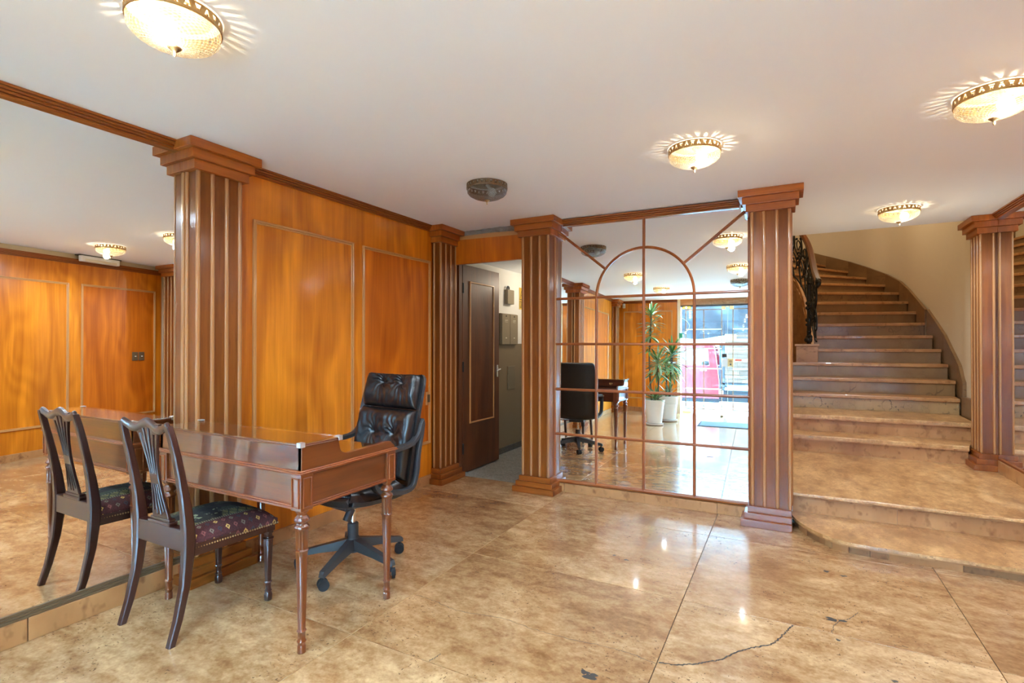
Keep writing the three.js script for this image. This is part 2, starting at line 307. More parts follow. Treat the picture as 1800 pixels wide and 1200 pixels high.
// ---- floor: large travertine tiles with open joints
{
  const floor = struct('floor');
  put('mortar_bed', uvm(lim(-3.1, 2.4, -0.08, -0.008, -4.25, 2.85)), M.grout, floor);
  const xs = [-2.9, -1.69, -0.463, 0.727, 1.93, 2.3], zs = [-4.2, -3.655, -2.67, -1.674, -0.68, 0.31, 1.3, 2.0, 2.85];
  for (let i = 0; i < xs.length - 1; i++) for (let k = 0; k < zs.length - 1; k++) {
    const g = 0.0016, a = i === 0 && k === 1 ? 1 : (i * 7 + k * 5 + (i * k) % 3) % 5;
    put('floor_tile', uvm(rlim(xs[i] + g, xs[i + 1] - g, -0.03, 0, zs[k] + g, zs[k + 1] - g, 0.0012), 2), M.tiles[a], floor);
  }
  // cracks: dark gaps that follow the broken stone
  const crack = (pts, w) => {
    const rows = []; const c = new THREE.CatmullRomCurve3(pts.map((p) => V3(p[0], 0.0006, p[1]))), n = pts.length * 9;
    for (let i = 0; i <= n; i++) { const p = c.getPointAt(i / n), t = c.getTangentAt(i / n), j = rr(-1, 1) * 0.004, q = w * (0.55 + 0.7 * rnd()) / 2; const nx = -t.z, nz = t.x; rows.push([p.x + nx * (j - q), p.z + nz * (j - q), p.x + nx * (j + q), p.z + nz * (j + q)]); }
    return sheet((u, v) => { const r = rows[Math.round(v * n)]; return u < 0.5 ? [r[0], 0.0006, r[1]] : [r[2], 0.0006, r[3]]; }, 1, n, true);
  };
  put('crack', crack([[-0.457, -2.103], [-0.398, -2.117], [-0.338, -2.153], [-0.28, -2.201], [-0.247, -2.231], [-0.204, -2.298], [-0.165, -2.354], [-0.093, -2.425], [-0.062, -2.456], [-0.026, -2.543], [0.02, -2.667]], 0.007), M.crack, floor);
  put('crack', crack([[-1.664, -2.089], [-1.561, -2.085], [-1.408, -2.06], [-1.149, -2.099], [-1.01, -2.085], [-0.834, -2.088], [-0.688, -2.108], [-0.589, -2.106], [-0.465, -2.09]], 0.0024), M.crack, floor);
  put('crack', crack([[0.17, -2.672], [0.178, -2.719], [0.195, -2.782], [0.217, -2.81], [0.252, -2.857], [0.291, -2.935]], 0.003), M.crack, floor);
  put('crack', crack([[-1.272, -1.678], [-1.263, -1.702], [-1.261, -1.739]], 0.004), M.crack, floor);
  const chip = (x, z, r) => { const s = []; for (let k = 0; k < 12; k++) { const a = k / 12 * 6.283, q = r * rr(0.35, 1); s.push([q * Math.cos(a) * 1.5, q * Math.sin(a)]); } return new THREE.ShapeGeometry(shapeOf(s)).rotateX(-Math.PI / 2).translate(x, 0.0006, z); };
  put('chip', [chip(-0.672, -1.887, 0.024), chip(-0.694, -1.905, 0.018), chip(-0.66, -1.90, 0.016), chip(0.179, -2.807, 0.022), chip(0.215, -2.812, 0.018), chip(0.189, -3.384, 0.016), chip(0.265, -3.36, 0.016), chip(0.188, -2.623, 0.01), chip(0.353, -2.403, 0.012), chip(-0.842, -3.008, 0.012), chip(-0.921, -3.041, 0.014)], M.crack, floor);
}
// ---- floor of the service corridor
{
  const floor = struct('floor_corridor');
  put('mortar_bed', lim(-3.1, -2.0, -0.08, -0.008, -6.6, -4.25), M.grout, floor);
  for (let i = 0; i < 5; i++) for (let k = 0; k < 10; k++) put('corridor_tile', uvm(lim(-2.95 + i * 0.2 + 0.001, -2.95 + (i + 1) * 0.2 - 0.001, -0.03, -0.003 - 0.001 * ((i + k) % 2), -6.2 + k * 0.2 + 0.001, -6.2 + (k + 1) * 0.2 - 0.001), 2, 0, 0), std({ map: T.hallTile, color: lin(0.8, 0.78, 0.74), roughness: 0.6 }), floor);
}
// ---- ceilings
{
  const c = struct('ceiling');
  put('slab', uvm(lim(-3.2, 2.5, CEIL, 2.6, -5.85, 2.95)), M.ceiling, c);
  const h = struct('ceiling_corridor');
  put('slab', uvm(lim(-3.1, -1.85, 2.15, 2.34, -6.7, -4.3)), M.ceiling, h);
  const t = struct('ceiling_stairwell');
  put('slab', uvm(lim(-1.3, 2.4, 4.6, 4.75, -12.2, -5.6)), M.beige, t);
}
// ---- panelled walls. Local frame: x along the wall, y up, z out of it
function cornice(x0, x1, top = CEIL, drop = 0.05, out = 0.05) {
  const g = [];
  for (let k = 0; k < 4; k++) g.push(rlim(x0, x1, top - drop * (k + 1) / 4, top - drop * k / 4, -0.02, out * (1 - k * 0.17), 0.003));
  return g.map((b) => uvm(b, 0));
}
function panelOn(parent, x0, x1, y0, y1, mat = M.panel) {
  const w = x1 - x0, h = y1 - y0;
  put('panel', uvm(lim(x0 + 0.012, x1 - 0.012, y0 + 0.012, y1 - 0.012, -0.004, 0.004), 1), mat, parent);
  put('panel_moulding', [uvm(frameGeo(w, h, 0.013, 0.016, 0.005), 1), uvm(frameGeo(w - 0.026, h - 0.026, 0.012, 0.010, 0.004), 1)], M.moulding, parent).position.set((x0 + x1) / 2, (y0 + y1) / 2, 0);
}
{
  const w = struct('wall_left', [WL, 0, 0], Math.PI / 2);               // local x is minus world z
  put('backing', uvm(lim(-2.95, 4.2, 0, 2.36, -0.2, -0.012), 1), M.panelB, w);
  put('veneer', uvm(lim(1.9, 3.84, 0.085, CEIL, -0.02, 0), 1), M.panel, w);
  put('veneer', uvm(lim(-2.75, 0.02, 0.085, CEIL, -0.02, 0), 1), M.panel, w);
  panelOn(w, 2.037, 2.868, 0.37, 2.035); panelOn(w, 2.962, 3.812, 0.37, 2.03, M.panelB);
  panelOn(w, -0.98, -0.12, 0.37, 2.03); panelOn(w, -1.95, -1.08, 0.37, 2.03, M.panelB);
  put('cornice', cornice(1.9, 3.84), M.cornice, w);
  put('cornice', cornice(0.3, 1.66), M.cornice, w);
  put('cornice', cornice(-2.75, 0.02), M.cornice, w);
  const b = struct('baseboard_left', [WL, 0, 0], Math.PI / 2);
  put('stone_strip', uvm(rlim(1.9, 3.84, 0, 0.085, -0.01, 0.014, 0.003), 0), M.plinth, b);
  put('stone_strip', uvm(rlim(0.33, 0.98, 0, 0.1, -0.01, 0.018, 0.003), 0), M.plinth, b);
  put('stone_strip', uvm(rlim(0.983, 1.64, 0, 0.1, -0.01, 0.018, 0.003), 0), M.plinth, b);
  put('stone_strip', uvm(rlim(-2.75, 0.02, 0, 0.085, -0.01, 0.014, 0.003), 0), M.plinth, b);
}
{
  const turn = Math.atan2(SLD.x, SLD.z) - Math.PI / 2;                  // local +x = SLD, local +z into the room
  const w = struct('wall_right', [SL0.x, 0, SL0.z], turn);
  put('backing', uvm(lim(-1.95, 0.8, -0.02, 2.36, -0.35, -0.012), 1), M.beige, w);
  put('veneer', uvm(lim(-1.84, 0.76, 0.08, 2.29, -0.02, 0), 1), M.panel, w);
  panelOn(w, -1.745, -0.785, 0.33, 2.005, M.panelB); panelOn(w, -0.648, 0.3, 0.33, 2.0);
  put('cornice', cornice(-1.84, 0.76, 2.292, 0.058, 0.045), M.cornice, w);
  const b = struct('baseboard_right', [SL0.x, 0, SL0.z], turn);
  put('stone_strip', uvm(rlim(-1.86, 0.76, -0.005, 0.08, -0.01, 0.014, 0.003), 0), M.plinth, b);
}
{
  const w = struct('wall_entrance', [0, 0, DOORZ], Math.PI);            // local x is minus world x
  put('backing', uvm(lim(1.62, 3.1, 0, 2.36, -0.3, -0.012), 1), M.beige, w);
  put('veneer', uvm(lim(1.63, 2.9, 0.09, CEIL, -0.02, 0), 1), M.panel, w);
  panelOn(w, 1.725, 2.745, 0.27, 2.13);
  put('cornice', cornice(1.63, 2.9), M.cornice, w);
  put('edge_trim', uvm(rlim(1.565, 1.63, 0, CEIL, -0.2, 0.006), 1), M.cream, w);
  put('backing', uvm(lim(-1.75, -1.36, 0, 2.36, -0.3, 0)), M.beige, w);
  put('lintel', uvm(sheetBlock(-1.4, 1.57, 2.215, 2.37, -0.22, 0.0), 0), M.stucco, w);
  put('baseboard', uvm(rlim(1.63, 2.9, 0, 0.09, -0.01, 0.014, 0.003), 0), M.plinth, w);
  put('threshold', uvm(lim(-1.4, 1.57, -0.1, -0.004, -0.16, -0.09), 0), M.concreteDark, w);
}
function sheetBlock(x0, x1, y0, y1, z0, z1) {                           // a rough beam: lumpy front
  const f = sheet((u, v) => [lerp(x0, x1, u), lerp(y0, y1, v), z1 + 0.02 * fbm(u, v, 40, 5, 801, 3)], 160, 16);
  return merge([f, lim(x0, x1, y0, y1, z0, z1 - 0.001)]);
}
{
  const w = struct('wall_right_front', [1.455, 0, 0], -Math.PI / 2);      // local x is world z
  put('backing', uvm(lim(-1.58, 2.9, -0.02, 2.36, -0.3, -0.012), 1), M.panelB, w);
  put('veneer', uvm(lim(-1.57, 2.75, 0.08, CEIL, -0.02, 0), 1), M.panel, w);
  for (const [a, b] of [[-1.45, -0.5], [-0.38, 0.57], [0.69, 1.64], [1.76, 2.65]]) panelOn(w, a, b, 0.33, 2.0);
}
// wall behind the gridded mirror, and the piece over the service door
{
  const w = struct('wall_back');
  put('core', uvm(lim(-2.06, 0.03, 0, 2.36, -4.42, -4.225)), M.plaster, w);
  put('core', uvm(lim(-2.06, -1.8, 0, 2.36, -4.3, -4.16)), M.panelB, w);
  put('core', uvm(lim(-3.1, -2.06, 2.12, 2.36, -4.42, -4.2)), M.dirtyPlaster, w);
  put('header_board', uvm(rlim(-2.80, -2.03, 2.03, 2.262, -4.14, -4.10, 0.002), 1), M.panelB, w);
  // warped top strip of the header and the torn plaster over it
  const top = sheet((u, v) => [lerp(-2.80, -2.04, u), 2.262 + 0.03 * v - 0.012 * u + 0.012 * Math.sin(u * 3) * v, -4.098 - 0.004 * v], 24, 2);
  put('header_strip', uvm(merge([top, sheet((u, v) => [lerp(-2.80, -2.04, u), 2.292 - 0.012 * u + 0.012 * Math.sin(u * 3), -4.102 - 0.03 * v], 24, 1)]), 1), M.moulding, w);
  put('torn_plaster', uvm(sheet((u, v) => [lerp(-2.80, -2.04, u), lerp(2.25, 2.35, v), -4.155 + 0.03 * fbm(u, v, 18, 6, 811, 4)], 60, 12)), M.dirtyPlaster, w);
  put('plinth_stone', uvm(rlim(-1.78, -1.7, 0, 0.074, -4.2, -4.145, 0.002), 0), M.plinth, w);
  put('plinth_stone', uvm(rlim(-1.698, -0.47, 0, 0.074, -4.2, -4.148, 0.002), 0), M.plinth, w);
  put('plinth_stone', uvm(rlim(-0.468, -0.2, 0, 0.074, -4.2, -4.152, 0.002), 0), M.plinth, w);
}
// service corridor walls and its open door
{
  const w = struct('wall_corridor');
  put('upper_paint', uvm(lim(-3.1, -2.935, 1.277, 2.36, -6.5, -4.2)), M.plaster, w);
  put('lower_paint', uvm(lim(-3.1, -2.934, 0.07, 1.277, -6.5, -4.2)), M.olive, w);
  for (let k = 0; k < 9; k++) put('skirting_tile', uvm(rlim(-3.1, -2.926, 0, 0.07, -6.3 + k * 0.22 + 0.001, -6.3 + (k + 1) * 0.22 - 0.001, 0.002), 2), std({ map: T.hallTile, color: lin(0.35, 0.34, 0.32), roughness: 0.6 }), w);
  put('end_wall', uvm(lim(-3.1, -1.8, 0, 2.36, -6.6, -6.3)), M.plaster, w);
  put('side_wall', uvm(lim(-2.06, -1.85, 0, 2.36, -6.4, -4.4)), M.plaster, w);
  const d = struct('door_1', [-2.815, 0, -4.225], Math.PI / 2);          // local x runs into the corridor, z out to the right
  put('leaf', uvm(rlim(0.005, 0.725, 0.01, 2.055, -0.025, 0.015, 0.003), 1), M.doorWood, d);
  put('panel_moulding', uvm(frameGeo(0.48, 1.42, 0.016, 0.014, 0.005), 1), M.moulding, d).position.set(0.365, 1.19, 0.013);
  put('panel', uvm(lim(0.14, 0.59, 0.5, 1.88, 0.0, 0.017), 1), phy({ map: T.pilaster, color: lin(0.62, 0.5, 0.45), ...varnish, clearcoat: 0.35 }), d);
  for (const y of [0.25, 1.05, 1.82]) put('hinge', cyl(0.011, 0.011, 0.1, -0.002, y, 0.022, 10), M.iron, d);
  const h = put('handle', [rod([0.685, 1.0, 0.014], [0.685, 1.0, 0.055], 0.009), rod([0.685, 1.0, 0.052], [0.6, 0.985, 0.055], 0.008), rbox(0.03, 0.13, 0.006, 0.685, 0.98, 0.017)], M.chrome, d);
  h.name = 'handle';
  put('door_frame', [uvm(lim(-0.075, 0.0, 0, 2.07, -0.06, -0.03), 1), uvm(lim(-0.075, -0.02, 0, 2.07, -0.06, 0.025), 1)], M.doorWood, d);
}
// landing side walls and the stairwell
const STEP = {};                                                        // nosing ends and heights, from the left (inner) to the right (outer) side
{
  const raw = {
    3: [0.0, -5.84, 1.4, -5.86, 0.379], 4: [0.0, -6.15, 1.53, -6.2, 0.544], 5: [0.0, -6.83, 1.565, -6.85, 0.709], 6: [0.0, -7.1, 1.6, -7.16, 0.877],
    7: [0.06, -7.38, 1.6, -7.45, 1.045], 8: [0.3, -7.67, 1.6, -7.74, 1.213], 9: [0.3, -7.95, 1.58, -8.04, 1.381], 10: [0.29, -8.22, 1.56, -8.36, 1.549],
    11: [0.27, -8.45, 1.55, -8.8, 1.717], 12: [0.24, -8.65, 1.53, -9.2, 1.885], 13: [0.19, -8.84, 1.49, -9.62, 2.053], 14: [0.12, -9.0, 1.38, -10.06, 2.221],
    15: [0.03, -9.15, 1.18, -10.43, 2.389], 16: [-0.07, -9.28, 0.95, -10.8, 2.557], 17: [-0.18, -9.38, 0.63, -11.1, 2.725], 18: [-0.3, -9.44, 0.25, -11.25, 2.893], 19: [-0.42, -9.47, -0.2, -11.3, 3.061],
  };
  for (const k in raw) STEP[k] = { l: V3(raw[k][0], raw[k][4], raw[k][1]), r: V3(raw[k][2], raw[k][4], raw[k][3]), h: raw[k][4] };
}
const wallQuad = (a, b, y0, y1, out, y0b = y0, y1b = y1) => {             // an upright slab from a to b, thick towards the outside (right hand of a to b)
  const d = b.clone().sub(a); d.y = 0; d.normalize(); const n = V3(-d.z, 0, d.x).multiplyScalar(out);
  const q = (p, y, o) => V3(p.x + (o ? n.x : 0), y, p.z + (o ? n.z : 0));
  return loft([[q(a, y0, 0), q(a, y1, 0), q(a, y1, 1), q(a, y0, 1)], [q(b, y0b, 0), q(b, y1b, 0), q(b, y1b, 1), q(b, y0b, 1)]], true, 0.3);
};
{
  const w = struct('wall_stairwell');
  // one smooth plaster sheet round the outside of the flight
  const pts = [V3(1.62, 0, -5.9), V3(1.63, 0, -6.6)]; for (let k = 5; k <= 19; k++) pts.push(STEP[k].r.clone().setY(0).add(V3(k < 11 ? 0.05 : 0.03, 0, k < 11 ? 0 : -0.04)));
  pts.push(V3(-0.6, 0, -11.2), V3(-1.05, 0, -10.7));
  const c = new THREE.CatmullRomCurve3(pts, false, 'centripetal');
  const at = Array.from({ length: 121 }, (_, i) => c.getPointAt(i / 120));
  const outAt = at.map((p, i) => { const t = c.getTangentAt(i / 120); return V3(p.x - t.z * 0.12, 0, p.z + t.x * 0.12); });
  put('curved_wall', uvm(merge([
    sheet((u, v) => { const p = at[Math.round(u * 120)]; return [p.x, v * 4.7, p.z]; }, 120, 1),
    sheet((u, v) => { const p = outAt[Math.round(u * 120)]; return [p.x, v * 4.7, p.z]; }, 120, 1, true)]), 1), M.beige, w);
  put('under_stair_floor', lim(-1.3, 2.4, -0.15, 0, -12.2, -4.2), M.concrete, w);
  put('inner_wall', uvm(lim(-0.2, -0.03, 0, 4.7, -7.28, -4.25)), M.beige, w);
  put('inner_wall', uvm(lim(-1.2, -0.2, 0, 4.7, -7.28, -7.14)), M.beige, w);
  put('inner_wall', uvm(lim(-1.25, -1.05, 0, 4.7, -11.4, -7.1)), M.beige, w);
  put('wall_over_opening', uvm(lim(-0.2, 1.75, 2.36, 4.7, -5.85, -5.7)), M.beige, w);
  put('right_mirror_wall', uvm(lim(1.55, 1.75, 0, 2.36, -5.98, -4.17)), M.beige, w);
  put('right_return', uvm(lim(1.54, 2.3, 0, 2.36, -4.36, -4.17)), M.panelB, w);
  put('upper_side', uvm(lim(1.62, 1.8, 2.3, 4.7, -6.4, -5.7)), M.beige, w);
}

// ---------------------------------------------------------------- pilasters
function pilaster(label, x, z, turn, { w = 0.255, d = 0.12, y0 = 0, right = 1 } = {}) {
  const t = thing('pilaster', label, 'pilaster', [x, y0, z], turn, 'wooden pilasters with stepped capitals');
  const H = CEIL - y0;
  put('shaft', uvm(lim(-w / 2, w / 2, 0.13, H - 0.14, 0, d), 1), M.pilaster, t);
  const f = (px, pz, rot) => { const g = new THREE.CylinderGeometry(0.0125, 0.0125, H - 0.29, 10, 1).scale(1, 1, 0.8).translate(px, H / 2, pz); const tip = new THREE.ConeGeometry(0.0125, 0.025, 10).rotateX(Math.PI).scale(1, 1, 0.8).translate(px, 0.145 - 0.0125, pz); return uvm(merge([g, tip]), 1); };
  for (const px of [-w / 2 + 0.008, -w / 6 + 0.002, w / 6 - 0.002, w / 2 - 0.008]) put('fillet', f(px, d), M.fillet, t);
  for (const s of [-1, 1]) put('side_fillet', f(s * w / 2, 0.018), M.fillet, t);
  const tiers = [[0.030, H - 0.148, H - 0.098], [0.052, H - 0.098, H - 0.049], [0.078, H - 0.049, H - 0.001]];
  for (const [o, a, b] of tiers) put('capital_block', uvm(rlim(-w / 2 - o, w / 2 + o, a, b, 0, d + o, 0.0025), 0), M.capital, t);
  for (const [o, a, b] of [[0.066, 0, 0.05], [0.044, 0.05, 0.092], [0.022, 0.092, 0.135]]) put('base_block', uvm(rlim(-w / 2 - o, w / 2 + o * right, a, b, 0, d + o, 0.003), 0), M.cornice, t);
  return t;
}
pilaster('wooden pilaster at the right end of the big left mirror, behind the writing desk', WL, -1.768, Math.PI / 2, { d: 0.1 });
pilaster('narrow wooden pilaster between the panelled wall and the open dark service door', WL, -3.985, Math.PI / 2, { d: 0.085 });
pilaster('wooden pilaster between the open service doorway and the gridded arch mirror', -1.915, -4.165, 0, { d: 0.145 });
pilaster('wide wooden pilaster between the gridded arch mirror and the marble stairs', -0.103, -4.165, 0, { d: 0.145, w: 0.25, right: 0.05 });
pilaster('shiny wooden pilaster on the landing, at the end of the right wall mirror', 1.545, -5.84, -Math.PI / 2, { d: 0.1, y0: 0.215, w: 0.25 });
pilaster('wooden pilaster beyond the empty end of the left mirror, seen in the gridded mirror', WL, -0.175, Math.PI / 2, { d: 0.1 });
pilaster('wooden pilaster in the corner beside the panelled entrance wall, seen in the gridded mirror', WL, 2.4, Math.PI / 2, { d: 0.085 });
pilaster('wooden pilaster at the end of the slanted panelled wall, seen in the left mirror', 1.715, -4.165, 0, { d: 0.12 });

// ---------------------------------------------------------------- mirrors
{
  const t = thing('wall_mirror', 'huge undivided wall mirror on the left wall behind the desk and side chair', 'mirror', [WL, 0, 0], Math.PI / 2);
  put('mirror_glass', lim(0.315, 1.635, 0.128, 2.3, -0.006, 0.0), M.mirror, t);
  put('bottom_rail', [0, 1, 2].map((k) => uvm(rlim(0.315, 1.64, 0.1 + k * 0.011, 0.1 + (k + 1) * 0.011, -0.006, 0.016 - k * 0.004, 0.002), 0)), M.bronze, t);
  put('side_moulding', [uvm(rlim(1.622, 1.632, 0.13, 2.2, -0.004, 0.012, 0.003), 1)], M.fillet, t);
}
{
  const t = thing('gridded_mirror', 'tall wall mirror with a wooden arch and grid bars between two pilasters', 'mirror', [-1, 1.2, -4.1774]);
  t.rotation.order = 'YXZ'; t.rotation.y = R(1.594); t.rotation.x = R(-0.631);
  const u0 = -0.80, u1 = 0.765;
  put('mirror_glass', lim(u0, u1, -1.12, 1.11, -0.006, 0), M.mirror, t);
  const bw = 0.021, half = (a, b, w = bw) => {                           // a half-round bar from a to b on the glass
    const A = V3(a[0], a[1], 0.002), B = V3(b[0], b[1], 0.002), L = A.distanceTo(B), an = Math.atan2(B.y - A.y, B.x - A.x);
    const s = new THREE.Shape(); s.moveTo(-w / 2, 0); s.lineTo(-w / 2, 0.006); s.quadraticCurveTo(-w / 4, 0.013, 0, 0.013); s.quadraticCurveTo(w / 4, 0.013, w / 2, 0.006); s.lineTo(w / 2, 0); s.closePath();
    const g = new THREE.ExtrudeGeometry(s, { depth: L, bevelEnabled: false, curveSegments: 4 });
    // local: x across, y out of the glass, z along
    g.applyMatrix4(new THREE.Matrix4().makeBasis(V3(-Math.sin(an), Math.cos(an), 0), V3(0, 0, 1), V3(Math.cos(an), Math.sin(an), 0)).setPosition(A));
    return uvm(g, Math.abs(Math.cos(an)) > 0.7 ? 0 : 1);
  };
  const C = [-0.416, -0.022, 0.3655], RL = [0.4645, 0.072, -0.3185, -0.704];
  for (const y of RL) put('grid_bar', half([u0, y], [u1, y]), M.muntin, t);
  for (const c of [C[0], C[2]]) put('grid_bar', half([c, -1.1], [c, 0.4645]), M.muntin, t);
  put('grid_bar', half([C[1], -1.1], [C[1], 1.1]), M.muntin, t);
  put('diagonal_bar', half([-0.785, 1.068], [-0.34, 0.7]), M.muntin, t);
  put('diagonal_bar', half([0.74, 1.072], [0.29, 0.705]), M.muntin, t);
  const pr = []; for (let k = 0; k <= 40; k++) { const a = Math.PI * k / 40; pr.push([[0.4, 0], [0.4, 0.006], [0.39, 0.013], [0.38, 0.006], [0.38, 0]].map(([r, z]) => V3(-0.0253 + r * Math.cos(a), 0.4645 + r * Math.sin(a), z + 0.002))); }
  put('arch_bar', uvm(loft(pr, true, 0.8), 1), M.muntin, t);
  put('frame_bar', half([-0.79, -1.12], [-0.79, 1.12], 0.024), M.muntin, t);
  put('frame_bar', half([0.755, -1.12], [0.755, 1.12], 0.024), M.muntin, t);
  put('frame_bar', half([u0, -1.106], [u1, -1.106], 0.03), M.muntin, t);
  put('crown_moulding', cornice(-0.71, 0.685, 1.143, 0.055, 0.05), M.cornice, t);
}
{
  const t = thing('side_mirror', 'wall mirror on the right of the landing that reflects the marble stairs', 'mirror', [1.545, 0, 0], -Math.PI / 2);  // local x is world z
  put('mirror_glass', lim(-5.712, -4.18, 0.33, 2.3, -0.006, 0), M.mirror, t);
  put('bottom_rail', uvm(rlim(-5.646, -4.18, 0.315, 0.332, -0.006, 0.014, 0.003), 0), M.cornice, t);
  put('crown_moulding', cornice(-5.636, -4.18), M.cornice, t);
  put('stone_strip', uvm(rlim(-5.646, -4.18, 0.215, 0.315, -0.006, 0.016, 0.003), 0), M.nosing, t);
}

// ---------------------------------------------------------------- landing and stairs
{
  const t = thing('stone_landing', 'wide travertine landing with a low curved step at the foot of the marble stairs', 'landing');
  // curved lower step
  const nose = [[0.02, -4.17], [0.035, -4.1], [0.066, -4.005], [0.139, -3.87], [0.208, -3.79], [0.275, -3.742], [0.343, -3.722], [0.43, -3.712], [0.52, -3.71], [1.53, -3.71]];
  const inset = nose.map(([x, z], i) => { const a = nose[Math.max(0, i - 1)], b = nose[Math.min(nose.length - 1, i + 1)]; const dx = b[0] - a[0], dz = b[1] - a[1], l = Math.hypot(dx, dz); return [x + dz / l * -0.022 * -1, z - dx / l * 0.022]; });
  const curved = (pts, y0, y1) => { const s = shapeOf([...pts.map(([x, z]) => [x, -z]), [1.53, 4.25], [0.02, 4.25]]); return new THREE.ExtrudeGeometry(s, { depth: y1 - y0, bevelEnabled: false }).rotateX(-Math.PI / 2).translate(0, y0, 0); };
  const smooth = (pts) => { const c = new THREE.CatmullRomCurve3(pts.slice(0, 9).map(([x, z]) => V3(x, 0, z))); return [...c.getPoints(40).map((p) => [p.x, p.z]), pts[9]]; };
  const sn = smooth(nose), si = smooth(inset);
  put('curved_slab', uvm(curved(sn, 0.052, 0.072), 0), M.slab, t);
  put('slab_moulding', uvm(curved(smooth(nose.map(([x, z], i) => [lerp(x, inset[i][0], 0.4), lerp(z, inset[i][1], 0.4)])), 0.04, 0.052), 0), M.plinth, t);
  const cuts = [0, 8, 17, 25, 32, 40, 41]; // stones along the riser
  const cs = new THREE.CatmullRomCurve3(si.map(([x, z]) => V3(x, 0, z)), false, 'centripetal');
  const at = (s) => cs.getPointAt(s), N = 14;
  const s0 = [0, 0.06, 0.13, 0.2, 0.255, 0.31, 0.37, 0.43, 0.62, 0.81, 1];
  for (let i = 0; i < s0.length - 1; i++) {
    const rings = []; for (let k = 0; k <= 6; k++) { const s = lerp(s0[i] + 0.0008, s0[i + 1] - 0.0008, k / 6), p = at(s), q = cs.getTangentAt(s), n = V3(q.z, 0, -q.x); rings.push([V3(p.x, 0.041, p.z), V3(p.x, 0, p.z), V3(p.x + n.x * 0.03, 0, p.z + n.z * 0.03), V3(p.x + n.x * 0.03, 0.041, p.z + n.z * 0.03)]); }
    put('riser_stone', uvm(loft(rings, true, 0.4), 0), i % 3 === 1 ? M.plinth : phy({ map: T.plinth, color: lin(...[[0.62, 0.48, 0.34], [0.8, 0.68, 0.52], [0.52, 0.4, 0.28]][i % 3]), roughness: 0.5 }), t);
  }
  put('step_core', lim(0.5, 1.53, 0.001, 0.05, -4.25, -3.76), M.grout, t);
  // landing slab: three stones, with a rounded nosing and a moulding strip under it
  for (const [a, b] of [[0.025, 0.64], [0.642, 1.535]]) put('riser_stone', uvm(lim(a, b, 0.073, 0.186, -4.26, -4.235), 0), M.plinth, t);
  put('slab_moulding', uvm(rlim(0.025, 1.54, 0.176, 0.19, -4.27, -4.222, 0.003), 0), M.plinth, t);
  put('landing_slab', uvm(rlim(0.0, 1.542, 0.19, 0.215, -5.9, -4.2, 0.008, 3), 0), M.slab, t);
  put('step_core', lim(-0.02, 1.54, 0.0, 0.188, -5.9, -4.262), M.grout, t);
}
{
  const t = thing('staircase', 'flight of veined marble steps with bright nosings that winds up to the left', 'stairs');
  for (let k = 3; k <= 18; k++) {
    const s = STEP[k], n = STEP[k + 1], h = s.h, wide = k < 5;
    const back = (p, q, o) => { const d = V3(s.r.x - s.l.x, 0, s.r.z - s.l.z).normalize(), m = V3(d.z, 0, -d.x); return V3(p.x + m.x * o, 0, p.z + m.z * o); };
    const nl = n.l, nr = n.r;
    const pl = [s.l, s.r, back(nr, 0, 0.05), back(nl, 0, 0.05)];
    const g = new THREE.ExtrudeGeometry(shapeOf(pl.map((p) => [p.x, -p.z])), { depth: 0.026, bevelEnabled: true, bevelSize: 0.006, bevelThickness: 0.006, bevelOffset: -0.006, bevelSegments: 2 }).rotateX(-Math.PI / 2).translate(0, h - 0.032, 0);
    put('tread', uvm(g, 0), wide ? M.slab : M.nosing, t);
    const a = back(s.l, 0, 0.028), b = back(s.r, 0, 0.028), prev = k === 3 ? 0.215 : STEP[k - 1].h;
    const d = V3(b.x - a.x, 0, b.z - a.z).normalize(), m = V3(d.z, 0, -d.x).multiplyScalar(0.02);
    const ring = (p) => [V3(p.x, prev - 0.02, p.z), V3(p.x, h - 0.03, p.z), V3(p.x + m.x, h - 0.03, p.z + m.z), V3(p.x + m.x, prev - 0.02, p.z + m.z)];
    put('riser', uvm(loft([ring(a), ring(b)], true, 0.3), 0), wide ? M.plinth : k === 5 ? M.marbleVeined : M.marble, t);
    if (wide) put('tread_moulding', uvm(bar(back(s.l, 0, 0.012).setY(h - 0.038), back(s.r, 0, 0.012).setY(h - 0.038), 0.024, 0.012), 0), M.plinth, t);
    if (k >= 5) put('skirting', uvm(wallQuad(n.r.clone().add(V3(k < 10 ? 0.02 : 0, 0, 0)), s.r.clone().add(V3(k < 10 ? 0.02 : 0, 0, 0)), STEP[k].h - 0.02, n.h + 0.17, -0.03, (STEP[k - 1] ?? s).h - 0.02, h + 0.17), 1), M.marbleDark, t);
  }
  put('skirting', uvm(lim(1.575, 1.625, 0.5, 0.73, -6.86, -5.95), 1), M.marbleDark, t);
  // closed inner string and the solid under it
  const inner = [V3(-0.05, 0, -7.28), V3(0.06, 0, -7.38)]; for (let k = 8; k <= 18; k++) inner.push(STEP[k].l);
  for (let k = 8; k < 18; k++) put('inner_string', uvm(wallQuad(STEP[k].l, STEP[k + 1].l, 0.3, STEP[k].h + 0.06, -0.07, 0.3, STEP[k + 1].h + 0.06), 1), M.plinth, t);
}
